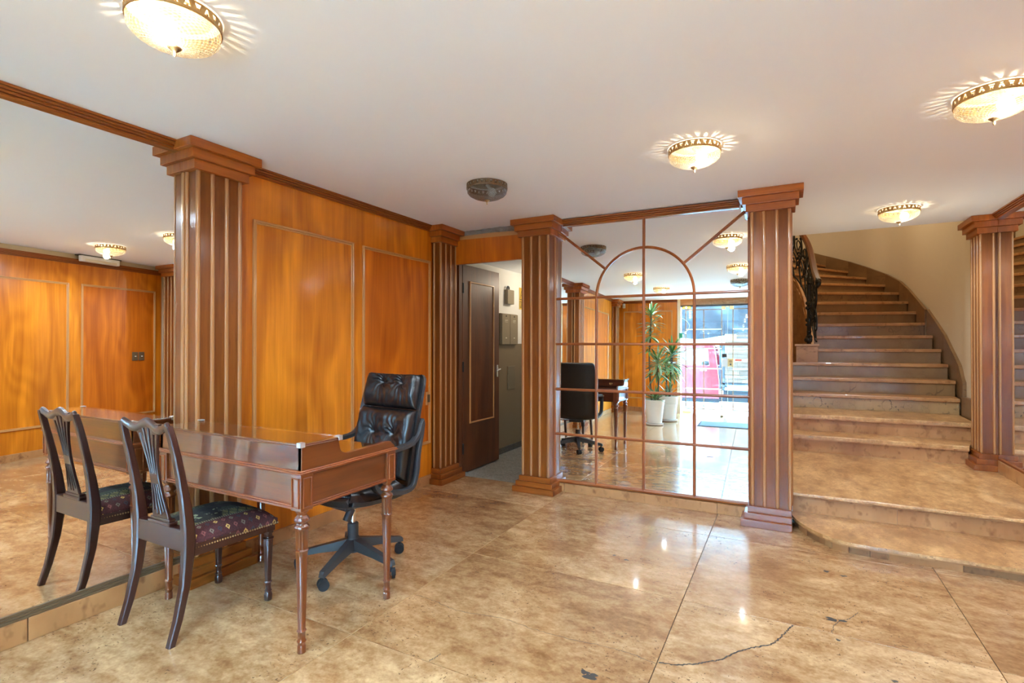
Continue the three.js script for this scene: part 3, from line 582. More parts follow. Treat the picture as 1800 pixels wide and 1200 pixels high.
{
  const t = thing('stair_railing', 'black wrought iron stair railing with a wooden handrail on a travertine pedestal', 'railing');
  put('pedestal', uvm(rlim(0.095, 0.335, 0.88, 1.245, -7.66, -7.42, 0.006), 1), M.plinth, t);
  put('pedestal_cap', uvm(rlim(0.08, 0.35, 1.245, 1.275, -7.68, -7.4, 0.006), 0), M.nosing, t);
  const path = new THREE.CatmullRomCurve3([V3(0.335, 2.05, -7.37), V3(0.31, 2.2, -7.62), V3(0.295, 2.42, -8.0), V3(0.275, 2.63, -8.36), V3(0.215, 2.86, -8.72), V3(0.09, 3.1, -9.05), V3(-0.1, 3.35, -9.3), V3(-0.3, 3.55, -9.42)]);
  const rings = []; for (let k = 0; k <= 40; k++) { const p = path.getPointAt(k / 40), q = path.getTangentAt(k / 40), x = V3(0, 1, 0).cross(q).normalize(), y = q.clone().cross(x); rings.push([[-0.036, -0.02], [-0.036, 0.01], [-0.02, 0.03], [0.02, 0.03], [0.036, 0.01], [0.036, -0.02], [0.02, -0.032], [-0.02, -0.032]].map(([a, b]) => p.clone().addScaledVector(x, a).addScaledVector(y, b)).reverse()); }
  put('handrail', uvm(loft(rings, true, 0.5), 2), phy({ map: T.pilaster, color: lin(0.6, 0.5, 0.42), ...varnish }), t);
  const sp = []; for (let k = 0; k <= 40; k++) { const a = k / 40 * 4.2 * Math.PI, r = 0.055 * (1 - k / 52); sp.push(V3(0.335 + (k / 40 - 0.5) * 0.03, 2.02 + r * Math.sin(a), -7.36 + r * Math.cos(a))); }
  put('volute', [tube(sp, 0.02, 70, 8), ball(0.03, 0.335, 2.02, -7.36)], M.iron, t);
  // scrollwork: S and C scrolls in the plane of the flight, bars and leaves
  const g = [];
  const low = (u) => { const p = path.getPointAt(u); return V3(p.x - 0.02, p.y - 0.76, p.z); };
  const on = (u, v) => { const p = path.getPointAt(clamp(u)), q = low(clamp(u)); return q.lerp(p, v); };
  const spiral = (u, v, r, turns, dir, r2 = 0.009) => { const pts = []; for (let k = 0; k <= 26; k++) { const a = dir * k / 26 * turns * 2 * Math.PI, q = r * (1 - k / 32); pts.push(on(u + q * Math.cos(a) * 0.38, clamp(v + q * Math.sin(a) * 1.3, -0.05, 1))); } return tube(pts, r2, 40, 6); };
  for (let i = 0; i < 9; i++) { const u = 0.04 + i * 0.115; g.push(spiral(u, 0.28, 0.16, 1.5, 1), spiral(u + 0.05, 0.68, 0.15, 1.5, -1), spiral(u + 0.03, 0.5, 0.08, 1.2, 1, 0.011)); g.push(tube([on(u - 0.02, 0), on(u + 0.03, 0.35), on(u - 0.01, 0.65), on(u + 0.03, 1)], 0.012, 16, 6)); for (let j = 0; j < 5; j++) { const b = on(u + rr(0, 0.08), rr(0.1, 0.9)); g.push(ball(rr(0.014, 0.026), b.x + rr(-0.012, 0.012), b.y, b.z, 8)); } }
  g.push(tube(Array.from({ length: 12 }, (_, k) => on(k / 11, 0.02)), 0.012, 40, 6), tube(Array.from({ length: 12 }, (_, k) => on(k / 11, 0.93)), 0.011, 40, 6));
  // newel scroll standing on the pedestal
  const S = (a) => a.map(([y, z]) => V3(0.24, y, z));
  g.push(tube(S([[1.275, -7.5], [1.42, -7.48], [1.56, -7.42], [1.7, -7.46], [1.9, -7.43], [2.02, -7.38]]), 0.024, 30, 8));
  for (const [y, z, r, dr] of [[1.33, -7.44, 0.05, 1], [1.63, -7.46, 0.085, -1], [1.75, -7.42, 0.05, 1]]) { const pts = []; for (let k = 0; k <= 24; k++) { const a = dr * k / 24 * 3.4 * Math.PI, q = r * (1 - k / 30); pts.push(V3(0.25 + 0.012 * Math.sin(k), y + q * Math.sin(a), z + q * Math.cos(a))); } g.push(tube(pts, 0.016, 40, 6)); }
  for (let j = 0; j < 16; j++) g.push(ball(rr(0.016, 0.034), 0.24 + rr(-0.03, 0.03), rr(1.3, 2.0), -7.45 + rr(-0.05, 0.05), 8));
  put('scrollwork', g, M.iron, t);
}

// ---------------------------------------------------------------- ceiling lamps
function ceilingLamp(label, x, z, on, spin = 0, power = 1, y = CEIL, color = LAMP_COLOR) {
  const t = thing('ceiling_lamp', label, 'lamp', [x, y, z], spin, 'cut glass ceiling lamps');
  put('ceiling_plate', cyl(0.1, 0.1, 0.004, 0, -0.002, 0, 28), M.lampPlate, t);
  const r = 0.134, ring = [];
  const band = (y0, y1, rr0, rr1) => { const g = lathe([[rr0, y0], [rr0 + 0.003, y0], [rr1 + 0.003, y1], [rr1, y1], [rr0, y0]], 48); return g; };
  ring.push(band(-0.040, -0.029, r, r), band(-0.009, -0.003, r, r));
  for (let k = 0; k < 28; k++) {                                        // pierced gallery: leaves between two rims
    const a = k / 28 * 2 * Math.PI, lean = k % 2 ? 0.5 : -0.5;
    ring.push(box(0.017, 0.024, 0.003).rotateZ(lean * 0.7).translate(0, -0.019, r + 0.0015).rotateY(a));
    ring.push(box(0.006, 0.012, 0.004).translate(0, -0.030, r + 0.002).rotateY(a + 0.11));
  }
  put('pierced_ring', ring, on ? M.brass : M.bronze, t);
  const bowl = lathe([[0.131, -0.036], [0.133, -0.05], [0.131, -0.064], [0.118, -0.078], [0.09, -0.093], [0.055, -0.104], [0.014, -0.11]], 56);
  put('glass_bowl', bowl, on ? M.lampGlass : M.lampGlassOff, t);
  put('finial', [lathe([[0.001, -0.139], [0.004, -0.136], [0.0055, -0.13], [0.003, -0.125], [0.008, -0.12], [0.017, -0.113], [0.021, -0.109], [0.001, -0.107]], 16)], M.brass, t);
  const bx = 0.035, bz = 0.02, by = -0.062;
  put('bulb', ball(0.03, bx, by, bz, 16).scale(1, 1, 1), on ? M.bulb : M.bulbOff, t);
  put('socket', rod([bx, by + 0.01, bz], [0, -0.006, 0], 0.012), M.white, t);
  if (on) {
    const l = new THREE.PointLight(GLOW_COLOR, GLOW_POWER * power, 0, 2);   // the bulb itself, inside the bowl
    l.position.set(bx, by, bz); l.castShadow = true; l.shadow.radius = 0.5; t.add(l);
    const d = new THREE.SpotLight(color, LAMP_POWER * power, 0, Math.PI / 2 * 0.98, 0.28, 2);   // what the glowing bowl throws into the room
    d.position.set(bx, -0.116, bz); d.target.position.set(bx, -1, bz); d.castShadow = true; d.shadow.radius = 1.4; t.add(d, d.target);
  }
  return t;
}
ceilingLamp('lit glass ceiling lamp at the top edge above the left mirror, seen from below', -1.77, -0.97, true, -0.6);
ceilingLamp('unlit dusty grey glass ceiling lamp in front of the service door', -1.785, -2.99, false, 0.4);
ceilingLamp('lit glass ceiling lamp in front of the gridded mirror, nearest the wide pilaster', -0.448, -2.97, true, 0.2);
ceilingLamp('lit glass ceiling lamp cut by the right edge of the picture, nearest the viewer there', 0.787, -2.93, true, -0.2);
ceilingLamp('lit glass ceiling lamp over the landing before the stairs', 0.784, -5.06, true, 0.9);
ceilingLamp('lit ceiling lamp in the gridded mirror, just left of right pilaster', -0.39, -1.2, true, 0.5);
ceilingLamp('unlit clear glass ceiling lamp seen only in the gridded mirror, lowest beside the right pilaster', -0.39, 0.16, false, 0.1);
ceilingLamp('lit ceiling lamp in the gridded mirror, farthest one, above the potted plants', -1.63, 0.66, true, 0.7);

ceilingLamp('added unseen ceiling lamp that brightens the stairwell, high over the winding steps', 0.7, -8.3, true, 0.3, 2, 4.6, lin(1, 0.86, 0.62));  // out-of-view fixture added to light the stairwell

// ---------------------------------------------------------------- writing desk
{
  const t = thing('writing_desk', 'polished mahogany writing desk with raised glass topped gallery on fluted legs', 'desk', [-2.25, 0, -1.733]);
  const X = 0.51, Z = 0.286, mg = M.mahogany, ed = M.mahoganyEdge;
  const legRows = [[0.010, 0.0], [0.0165, 0.003], [0.0165, 0.03], [0.0135, 0.034], [0.0165, 0.046], [0.019, 0.05], [0.0165, 0.054], [0.0145, 0.06], [0.0155, 0.088], [0.0195, 0.092], [0.016, 0.097], [0.015, 0.101, 0.1], [0.0235, 0.40, 0.1], [0.024, 0.418, 0.02], [0.0275, 0.423], [0.024, 0.428, 0.16], [0.0255, 0.505, 0.16], [0.0285, 0.51], [0.031, 0.517], [0.0285, 0.524], [0.021, 0.529], [0.020, 0.536], [0.029, 0.542], [0.031, 0.55], [0.027, 0.558], [0.019, 0.566], [0.019, 0.574], [0.026, 0.582], [0.026, 0.59]];
  for (const sx of [-1, 1]) for (const sz of [-1, 1]) {
    const l = new THREE.Group(); l.name = 'leg'; l.position.set(sx * 0.48, 0, sz * 0.256); t.add(l);
    const turn = put('turned_shaft', uvm(turned(legRows, 48, 12), 1), mg, l);
    put('stile', uvm(rlim(-0.031, 0.031, 0.588, 0.737, -0.031, 0.031, 0.003), 1), mg, l);
    for (const [f, ry] of [[sz, sz > 0 ? 0 : Math.PI], [sx, sx > 0 ? Math.PI / 2 : -Math.PI / 2]]) {
      const fr = put('bead', uvm(frameGeo(0.042, 0.122, 0.0035, 0.005, 0.0015), 1), ed, l); fr.rotation.y = ry; fr.position.set(ry === 0 || ry === Math.PI ? 0 : sx * 0.031, 0.663, ry === 0 || ry === Math.PI ? sz * 0.031 : 0);
    }
  }
  const apron = (x0, x1, z0, z1, g) => { put('apron', uvm(lim(x0, x1, 0.6, 0.737, z0, z1), g), mg, t); };
  apron(-0.46, 0.46, 0.256, 0.274, 0); apron(X - 0.04, X - 0.014, -0.23, 0.23, 2); apron(-X + 0.014, -X + 0.04, -0.23, 0.23, 2);
  const reed = (a, b, n, h0, out, horizontal) => { const g = []; for (let k = 0; k < n; k++) g.push(horizontal ? rlim(a, b, h0 + k * 0.006, h0 + (k + 1) * 0.006, out, out + 0.016 + (k % 2) * 0.004, 0.0025) : rlim(out, out + 0.016 + (k % 2) * 0.004, h0 + k * 0.006, h0 + (k + 1) * 0.006, a, b, 0.0025)); return g.map((q) => uvm(q, horizontal ? 0 : 2)); };
  put('lower_moulding', [...reed(-0.457, 0.457, 3, 0.592, 0.268, true), ...reed(-0.226, 0.226, 3, 0.592, X - 0.022, false), ...reed(-0.226, 0.226, 3, 0.592, -X + 0.006, false)], ed, t);
  put('table_edge', [uvm(rlim(-X - 0.002, X + 0.002, 0.735, 0.742, -Z - 0.002, Z + 0.002, 0.003), 0), uvm(rlim(-X - 0.010, X + 0.010, 0.7415, 0.7485, -Z - 0.010, Z + 0.010, 0.0035, 2), 0), uvm(rlim(-X - 0.006, X + 0.006, 0.748, 0.755, -Z - 0.006, Z + 0.006, 0.0035, 2), 0)], ed, t);
  // raised box
  put('gallery_front', uvm(lim(-X + 0.004, X - 0.004, 0.754, 0.852, Z - 0.024, Z - 0.004), 0), mg, t);
  const side = new THREE.Shape();                                        // in (-z, y)
  side.moveTo(-Z + 0.004, 0.754); side.lineTo(-Z + 0.004, 0.852); side.lineTo(-0.084, 0.852); side.lineTo(-0.076, 0.815); side.quadraticCurveTo(-0.07, 0.786, -0.02, 0.784); side.lineTo(0.20, 0.792); side.quadraticCurveTo(0.235, 0.796, 0.252, 0.788); side.lineTo(0.282, 0.764); side.lineTo(0.284, 0.754); side.closePath();
  for (const s of [-1, 1]) { const g = new THREE.ExtrudeGeometry(side, { depth: 0.018, bevelEnabled: true, bevelSize: 0.002, bevelThickness: 0.002, bevelOffset: -0.002, bevelSegments: 1, curveSegments: 10 }).rotateY(Math.PI / 2).translate(s > 0 ? X - 0.022 : -X + 0.004, 0, 0); put('gallery_cheek', uvm(g, 2), mg, t); }
  put('gallery_back', uvm(lim(-X + 0.02, X - 0.02, 0.754, 0.852, 0.088, 0.096), 0), M.mahoganyDark, t);
  put('gallery_top', [uvm(rlim(-X - 0.004, X + 0.004, 0.850, 0.857, 0.078, Z + 0.006, 0.003), 0), uvm(rlim(-X, X, 0.856, 0.863, 0.082, Z + 0.002, 0.003), 0)], mg, t);
  put('top_glass', rlim(-X + 0.004, X + 0.008, 0.8635, 0.8685, 0.076, Z + 0.008, 0.001), M.tableGlass, t);
  for (const [sx, z0, z1] of [[1, Z - 0.012, Z + 0.011], [1, 0.073, 0.096], [-1, Z - 0.012, Z + 0.011], [-1, 0.073, 0.096]]) put('corner_clip', [rlim(sx > 0 ? X - 0.014 : -X - 0.003, sx > 0 ? X + 0.011 : -X + 0.022, 0.869, 0.871, z0, z1, 0.0008), rlim(sx > 0 ? X + 0.0085 : -X - 0.005, sx > 0 ? X + 0.011 : -X - 0.003, 0.851, 0.871, z0, z1, 0.0008), rlim(sx > 0 ? X - 0.014 : -X - 0.003, sx > 0 ? X + 0.011 : -X + 0.022, 0.851, 0.871, z0 > 0.2 ? z1 - 0.0025 : z0, z0 > 0.2 ? z1 : z0 + 0.0025, 0.0008)], M.clipMetal, t);
  put('writing_top', uvm(lim(-X + 0.022, X - 0.022, 0.7545, 0.7605, -0.262, 0.088), 0), mg, t);
  put('writing_glass', lim(-X + 0.024, X - 0.024, 0.761, 0.765, -0.262, 0.086), M.tableGlass, t);
  const pull = (x, y, z, p) => put('pull', [new THREE.TorusGeometry(0.014, 0.0025, 6, 14, Math.PI).rotateZ(Math.PI).translate(x, y, z - 0.008), ball(0.005, x - 0.014, y, z - 0.004, 8), ball(0.005, x + 0.014, y, z - 0.004, 8), rbox(0.045, 0.016, 0.002, x, y + 0.004, z - 0.001, 0.001)], M.brassBright, p);
  for (const [a, b] of [[-0.49, -0.17], [-0.165, 0.165], [0.17, 0.49]]) { const d = put('drawer', uvm(rlim(a, b, 0.77, 0.845, 0.08, 0.089, 0.002), 0), M.mahoganyDark, t); pull((a + b) / 2, 0.806, 0.08, d); }
  for (const [a, b, y0] of [[-0.455, -0.17, 0.6], [-0.165, 0.165, 0.66], [0.17, 0.455, 0.6]]) { const d = put('drawer', uvm(rlim(a, b, y0 + 0.004, 0.732, -0.282, -0.262, 0.002), 0), M.mahoganyDark, t); pull((a + b) / 2, (y0 + 0.735) / 2, -0.282, d); }
  for (const x of [-0.168, 0.168]) put('drawer_side', uvm(lim(x - 0.006, x + 0.006, 0.6, 0.735, -0.262, 0.25), 2), M.mahoganyDark, t);
  for (const [a, b, y0] of [[-0.46, -0.17, 0.596], [-0.17, 0.17, 0.656], [0.17, 0.46, 0.596]]) put('drawer_floor', uvm(lim(a, b, y0, y0 + 0.006, -0.262, 0.25), 0), M.mahoganyDark, t);
}

// ---------------------------------------------------------------- side chair, drawn up to the desk
{
  const t = thing('side_chair', 'dark carved side chair with pierced fan back and worn tapestry seat at the desk', 'chair', [-2.48, 0, -1.49]);
  const w = M.chairWood, oct = (cx, y, cz, hx, hz, c = 0.28) => [[-1, -1 + c], [-1 + c, -1], [1 - c, -1], [1, -1 + c], [1, 1 - c], [1 - c, 1], [-1 + c, 1], [-1, 1 - c]].map(([a, b]) => V3(cx + a * hx, y, cz + b * hz)).reverse();
  for (const s of [-1, 1]) {
    const prof = [[0, 0.246, 0.0155, 0.014, 0.193], [0.1, 0.216, 0.016, 0.016, 0.1925], [0.24, 0.186, 0.017, 0.019, 0.191], [0.36, 0.174, 0.018, 0.023, 0.189], [0.43, 0.171, 0.0185, 0.025, 0.188], [0.48, 0.173, 0.0185, 0.024, 0.187], [0.58, 0.184, 0.0175, 0.020, 0.186], [0.7, 0.204, 0.0165, 0.016, 0.187], [0.8, 0.224, 0.016, 0.0145, 0.189], [0.88, 0.242, 0.0155, 0.014, 0.188], [0.925, 0.252, 0.0145, 0.0135, 0.182]];
    put('back_leg', uvm(loft(prof.map(([y, z, hx, hz, x]) => oct(s * x, y, z, hx, hz)), true, 0.5), 1), w, t);
  }
  // wavy crest rail
  const crest = []; for (let k = 0; k <= 48; k++) {
    const u = k / 48 * 2 - 1, x = u * 0.197, hump = 0.013 * Math.cos(u * Math.PI * 2), end = sm(0.86, 1, Math.abs(u)), y = 0.915 + hump - end * 0.016, z = 0.2535 - 0.012 * (1 - u * u), q = [];
    const hy = 0.0185 - 0.006 * end + 0.004 * (1 - Math.abs(u)), hz = 0.0125 - 0.003 * end;
    for (let j = 0; j < 12; j++) { const a = -j / 12 * 2 * Math.PI; q.push(V3(x, y + hy * Math.sin(a), z + hz * Math.cos(a))); }
    crest.push(q);
  }
  put('crest_rail', uvm(loft(crest, true, 0.9), 0), w, t);
  // pierced splat: an urn-shaped fan with four slots above the waist and four below
  const half = (y) => { const T0 = [[0, 0.066], [0.05, 0.056], [0.12, 0.041], [0.18, 0.034], [0.23, 0.033], [0.29, 0.041], [0.35, 0.057], [0.40, 0.077], [0.43, 0.092], [0.455, 0.108]]; for (let i = 1; i < T0.length; i++) if (y <= T0[i][0]) return lerp(T0[i - 1][1], T0[i][1], (y - T0[i - 1][0]) / (T0[i][0] - T0[i - 1][0])); return 0.108; };
  const s = new THREE.Shape(), N = 24; for (let k = 0; k <= N; k++) { const y = k / N * 0.455; k ? s.lineTo(half(y), y) : s.moveTo(half(0), 0); } for (let k = N; k >= 0; k--) { const y = k / N * 0.455; s.lineTo(-half(y), y); } s.closePath();
  const slot = (f0, f1, y0, y1) => { const pts = [], inner = (f, y) => f * half(y), n = 10; for (let k = 0; k <= n; k++) { const y = lerp(y0, y1, k / n), e = Math.sin(Math.PI * clamp(k / n, 0.06, 0.94)) ** 0.35, m = (f0 + f1) / 2; pts.push([inner(lerp(m, f0, e), y), y]); } for (let k = n; k >= 0; k--) { const y = lerp(y0, y1, k / n), e = Math.sin(Math.PI * clamp(k / n, 0.06, 0.94)) ** 0.35, m = (f0 + f1) / 2; pts.push([inner(lerp(m, f1, e), y), y]); } return shapeOf(pts); };
  for (const [a, b, y1] of [[-0.82, -0.5, 0.405], [-0.36, -0.08, 0.435], [0.08, 0.36, 0.435], [0.5, 0.82, 0.405]]) s.holes.push(slot(a, b, 0.225, y1));
  for (const [a, b, y0] of [[-0.82, -0.5, 0.05], [-0.36, -0.08, 0.035], [0.08, 0.36, 0.035], [0.5, 0.82, 0.05]]) s.holes.push(slot(a, b, y0, 0.175));
  const sp = put('splat', uvm(new THREE.ExtrudeGeometry(s, { depth: 0.008, bevelEnabled: true, bevelSize: 0.0025, bevelThickness: 0.003, bevelOffset: -0.0025, bevelSegments: 1 }), 1), w, t);
  sp.rotation.x = Math.atan(0.066 / 0.44); sp.position.set(0, 0.478, 0.172);
  put('splat_shoe', [uvm(rlim(-0.085, 0.085, 0.466, 0.484, 0.155, 0.196, 0.006, 2), 0), uvm(rlim(-0.075, 0.075, 0.482, 0.496, 0.16, 0.19, 0.004), 0)], w, t);
  put('back_rail', uvm(rlim(-0.175, 0.175, 0.372, 0.468, 0.152, 0.192, 0.006), 0), w, t);
  for (const q of [-1, 1]) put('side_rail', uvm(bar([q * 0.185, 0.372, 0.16], [q * 0.208, 0.372, -0.21], 0.024, 0.05), 2), w, t);
  put('front_rail', uvm(rlim(-0.2, 0.2, 0.347, 0.397, -0.232, -0.206, 0.004), 0), w, t);
  const hw = (v) => lerp(0.192, 0.228, v), zz = (v) => lerp(0.155, -0.243, v);
  const dome = (u, v) => { const e = Math.min(u, 1 - u), f = Math.min(v + 0.12, 1 - v), k = (1 - Math.exp(-e * 16)) * (1 - Math.exp(-f * 16)); return 0.402 + 0.042 * k ** 0.8 + 0.034 * Math.sin(Math.PI * u) * Math.sin(Math.PI * clamp(0.2 + v * 0.7)); };
  put('seat_cushion', [sheet((u, v) => [lerp(-hw(v), hw(v), u), dome(u, v) + 0.004 * (fbm(u, v, 9, 9, 905, 3) - 0.5), zz(v)], 40, 40),
    sheet((u, v) => { const p = [[-1, 0], [-1, 1], [1, 1], [1, 0]], k = Math.min(2, Math.floor(u * 3)), f = u * 3 - k, a = p[k], b = p[k + 1]; const vv = lerp(a[1], b[1], f), xx = lerp(a[0] * hw(a[1]), b[0] * hw(b[1]), f); return [xx, lerp(0.374, 0.404, v), zz(vv)]; }, 48, 2, true)].map((g, i) => { const c = clean(g); if (i) { const uv = c.attributes.uv; for (let k = 0; k < uv.count; k++) uv.setXY(k, 0.02 + 0.05 * uv.getY(k), uv.getX(k) * 3); } return c; }), M.tapestry, t);
  const nails = []; for (let k = 0; k <= 34; k++) for (const q of [-1, 1]) { const v = k / 34; nails.push(ball(0.0045, q * (hw(v) + 0.001), 0.381, zz(v), 6)); } for (let k = 0; k <= 38; k++) nails.push(ball(0.0045, lerp(-0.226, 0.226, k / 38), 0.381, -0.244, 6));
  tag(put('nail_trim', nails, M.brass, t), null, null, null, 'stuff');
  const fl = [[0.012, 0], [0.0175, 0.004], [0.019, 0.03], [0.0165, 0.038], [0.0135, 0.045], [0.017, 0.05], [0.0135, 0.055], [0.0125, 0.06], [0.013, 0.088], [0.018, 0.092], [0.0135, 0.098], [0.0145, 0.105, 0.06], [0.0195, 0.24, 0.06], [0.0225, 0.295, 0.04], [0.02, 0.303], [0.0255, 0.307], [0.0255, 0.312], [0.019, 0.316], [0.0185, 0.33], [0.024, 0.338], [0.024, 0.346]];
  for (const q of [-1, 1]) { const l = new THREE.Group(); l.name = 'front_leg'; l.position.set(q * 0.2, 0, -0.211); t.add(l); put('turned_shaft', uvm(turned(fl, 36, 9), 1), w, l); put('leg_block', uvm(rlim(-0.023, 0.023, 0.345, 0.4, -0.023, 0.023, 0.003), 1), w, l); }
}

// ---------------------------------------------------------------- swivel chair
{
  const t = thing('office_chair', 'black leather swivel armchair with tufted back on a five star castor base', 'chair', [-2.2, 0, -2.19]);
  // base
  for (let k = 0; k < 5; k++) {
    const a = R(3 + 72 * k), dir = V3(Math.cos(a), 0, Math.sin(a)), n = V3(-dir.z, 0, dir.x), rings = [];
    for (const [r, y, h, w] of [[0.02, 0.135, 0.03, 0.03], [0.06, 0.128, 0.026, 0.027], [0.18, 0.108, 0.019, 0.022], [0.27, 0.09, 0.015, 0.02], [0.305, 0.084, 0.014, 0.019], [0.315, 0.078, 0.008, 0.014]]) { const c = dir.clone().multiplyScalar(r).setY(y); rings.push([[-1, -1], [-0.75, 1], [0.75, 1], [1, -1]].map(([p, q]) => c.clone().addScaledVector(n, p * w).add(V3(0, q * h, 0)))); }
    const leg = put('base_arm', loft(rings, true, 0.4), M.plasticGrey, t);
    const cx = dir.x * 0.295, cz = dir.z * 0.295, ca = a + rr(0.5, 1.2), ax = V3(Math.cos(ca), 0, Math.sin(ca));
    const wheel = (o) => { const g = new THREE.CylinderGeometry(0.028, 0.028, 0.018, 22).rotateX(Math.PI / 2); const g2 = new THREE.CylinderGeometry(0.012, 0.016, 0.024, 14).rotateX(Math.PI / 2); return merge([g, g2]).rotateY(-ca - Math.PI / 2 + Math.PI / 2).translate(cx, 0.028, cz).translate(Math.sin(ca) * o * -1, 0, Math.cos(ca) * o); };
    put('castor', [wheel(0.014), wheel(-0.014), cyl(0.009, 0.009, 0.04, cx, 0.058, cz, 10), rbox(0.03, 0.02, 0.016, cx, 0.046, cz, 0.004)], M.rubber, leg);
  }
  put('hub', lathe([[0.02, 0.085], [0.042, 0.09], [0.046, 0.13], [0.038, 0.158], [0.034, 0.162], [0.034, 0.172]], 24), M.plasticGrey, t);
  put('column_cover', lathe([[0.030, 0.165], [0.031, 0.245], [0.028, 0.25], [0.014, 0.251]], 24), M.plastic, t);
  put('gas_lift', cyl(0.014, 0.014, 0.13, 0, 0.305, 0, 20), M.chrome, t);
  put('mechanism', [rlim(-0.09, 0.09, 0.355, 0.395, -0.12, 0.12, 0.008), rod([0.05, 0.35, 0.05], [0.05, 0.29, 0.085], 0.022, 14), rod([-0.12, 0.365, 0.0], [-0.26, 0.36, 0.03], 0.006)], M.plastic, t);
  // seat shell: a tray that turns up into the back
  const W = 0.262, spine = [[0.235, 0.445, 0.8], [0.215, 0.405, 0.94], [0.12, 0.388, 1], [0.0, 0.382, 1], [-0.1, 0.382, 1], [-0.17, 0.395, 1], [-0.215, 0.43, 1], [-0.235, 0.5, 1], [-0.262, 0.65, 1], [-0.30, 0.82, 1], [-0.338, 0.965, 0.99], [-0.362, 1.05, 0.96], [-0.369, 1.075, 0.88]];
  const sc = new THREE.CatmullRomCurve3(spine.map(([z, y, k]) => V3(k, y, z)));
  const sh = (u, v, off) => { const p = sc.getPoint(v), q = sc.getTangent(v), e = 2 * u - 1, bow = 0.03 * Math.pow(Math.abs(e), 3), nz = q.y, ny = -q.z; const l = Math.hypot(nz, ny); return [e * W * p.x, p.y + (bow + off) * ny / l * 1, p.z + (bow + off) * nz / l]; };
  // thin two-sided shell
  put('shell', [sheet((u, v) => sh(u, v, 0), 24, 60), sheet((u, v) => sh(u, v, 0.022), 24, 60, true), sheet((u, v) => sh(0, v, u * 0.022), 2, 60, true), sheet((u, v) => sh(1, v, u * 0.022), 2, 60), sheet((u, v) => sh(u, 0, v * 0.022), 24, 2, true), sheet((u, v) => sh(u, 1, v * 0.022), 24, 2)], M.leather, t);
  // cushions: w x h pads with buttons pulled in and folds that run to them
  const pad = (w, h, th, buttons, sd) => {
    const f = (x, y) => {
      const ex = 1 - Math.abs(x) / (w / 2), ey = 1 - Math.abs(y) / (h / 2);
      let d = th * Math.pow(Math.max(0, 1 - Math.pow(1 - clamp(ex * w / 2 / 0.05), 2.2)), 0.5) * Math.pow(Math.max(0, 1 - Math.pow(1 - clamp(ey * h / 2 / 0.05), 2.2)), 0.5);
      let pull = 0, fold = 0;
      for (const [bx, by] of buttons) { const dx = x - bx, dy = y - by, r = Math.hypot(dx, dy * 1.15), a = Math.atan2(dy, dx); pull += Math.exp(-r / 0.03) * 0.036; fold += Math.exp(-r / 0.085) * 0.0062 * Math.sin(a * 11 + bx * 40 + sd + 2 * Math.sin(r * 60)) * sm(0.008, 0.035, r); }
      for (let i = 0; i + 1 < buttons.length; i++) if (Math.abs(buttons[i][1] - buttons[i + 1][1]) < 0.01) { const [a, b] = [buttons[i], buttons[i + 1]], k = clamp((x - a[0]) / (b[0] - a[0])); const r = Math.hypot(x - lerp(a[0], b[0], k), y - a[1]); pull = Math.max(pull, 0.017 * Math.exp(-r / 0.014)); }
      return Math.max(0.001, d * (1 - 0) - (pull - fold) * clamp(d / 0.02) + 0.002 * (fbm(x / w + 0.5, y / h + 0.5, 10, 10, sd + 931, 3) - 0.5));
    };
    return f;
  };
  const onBack = (v0, v1, L, w, th, buttons, sd) => {
    const f = pad(w, L, th, buttons.map(([a, b]) => [a * w / 2, (b - 0.5) * L]), sd);
    return sheet((u, v) => { const p = sh((u - 0.5) * w / (2 * W) * 1 + 0.5, lerp(v0, v1, v), 0); const q = sc.getTangent(lerp(v0, v1, v)), l = Math.hypot(q.y, q.z), o = 0.022 + f((u - 0.5) * w, (v - 0.5) * L); return [p[0], p[1] - q.z / l * o, p[2] + q.y / l * o]; }, 72, 64, true);
  };
  put('head_cushion', onBack(0.778, 0.985, 0.215, 0.47, 0.062, [[-0.36, 0.48], [0.36, 0.48]], 1), M.leather, t);
  put('back_cushion', onBack(0.555, 0.776, 0.38, 0.475, 0.06, [[-0.36, 0.66], [0.36, 0.66], [-0.36, 0.1], [0.36, 0.1]], 2), M.leather, t);
  put('seat_cushion', onBack(0.035, 0.52, 0.44, 0.47, 0.075, [[-0.36, 0.36], [0.36, 0.36], [-0.36, 0.72], [0.36, 0.72]], 3), M.leather, t);
  for (const s of [-1, 1]) {
    const pts = [[-0.285, 0.82], [-0.255, 0.745], [-0.21, 0.705], [-0.14, 0.69], [-0.03, 0.685], [0.055, 0.678], [0.09, 0.66], [0.095, 0.62], [0.09, 0.56], [0.078, 0.505], [0.035, 0.475], [-0.05, 0.455], [-0.15, 0.44], [-0.205, 0.455], [-0.235, 0.52], [-0.25, 0.64], [-0.275, 0.75]];
    const c = new THREE.CatmullRomCurve3(pts.map(([z, y]) => V3(s * (0.262 + 0.02 * sm(-0.25, 0.0, z)), y, z)), true), rings = [], n = 90;
    for (let k = 0; k <= n; k++) { const p = c.getPointAt((k % n) / n), q = c.getTangentAt((k % n) / n), y = V3(s, 0, 0), x = q.clone().cross(y); rings.push([[-1, -0.7], [-0.7, -1], [0.7, -1], [1, -0.7], [1, 0.7], [0.7, 1], [-0.7, 1], [-1, 0.7]].map(([a, b]) => p.clone().addScaledVector(x, a * 0.0135).addScaledVector(y, b * 0.021))); if (s > 0) rings[k].reverse(); }
    put('arm', loft(rings, false, 0.7), M.plastic, t);
  }
  for (const c of t.children) if (/shell|cushion|arm$|mechanism/.test(c.name) && c.name !== 'base_arm') c.rotation.y = R(-7);
}

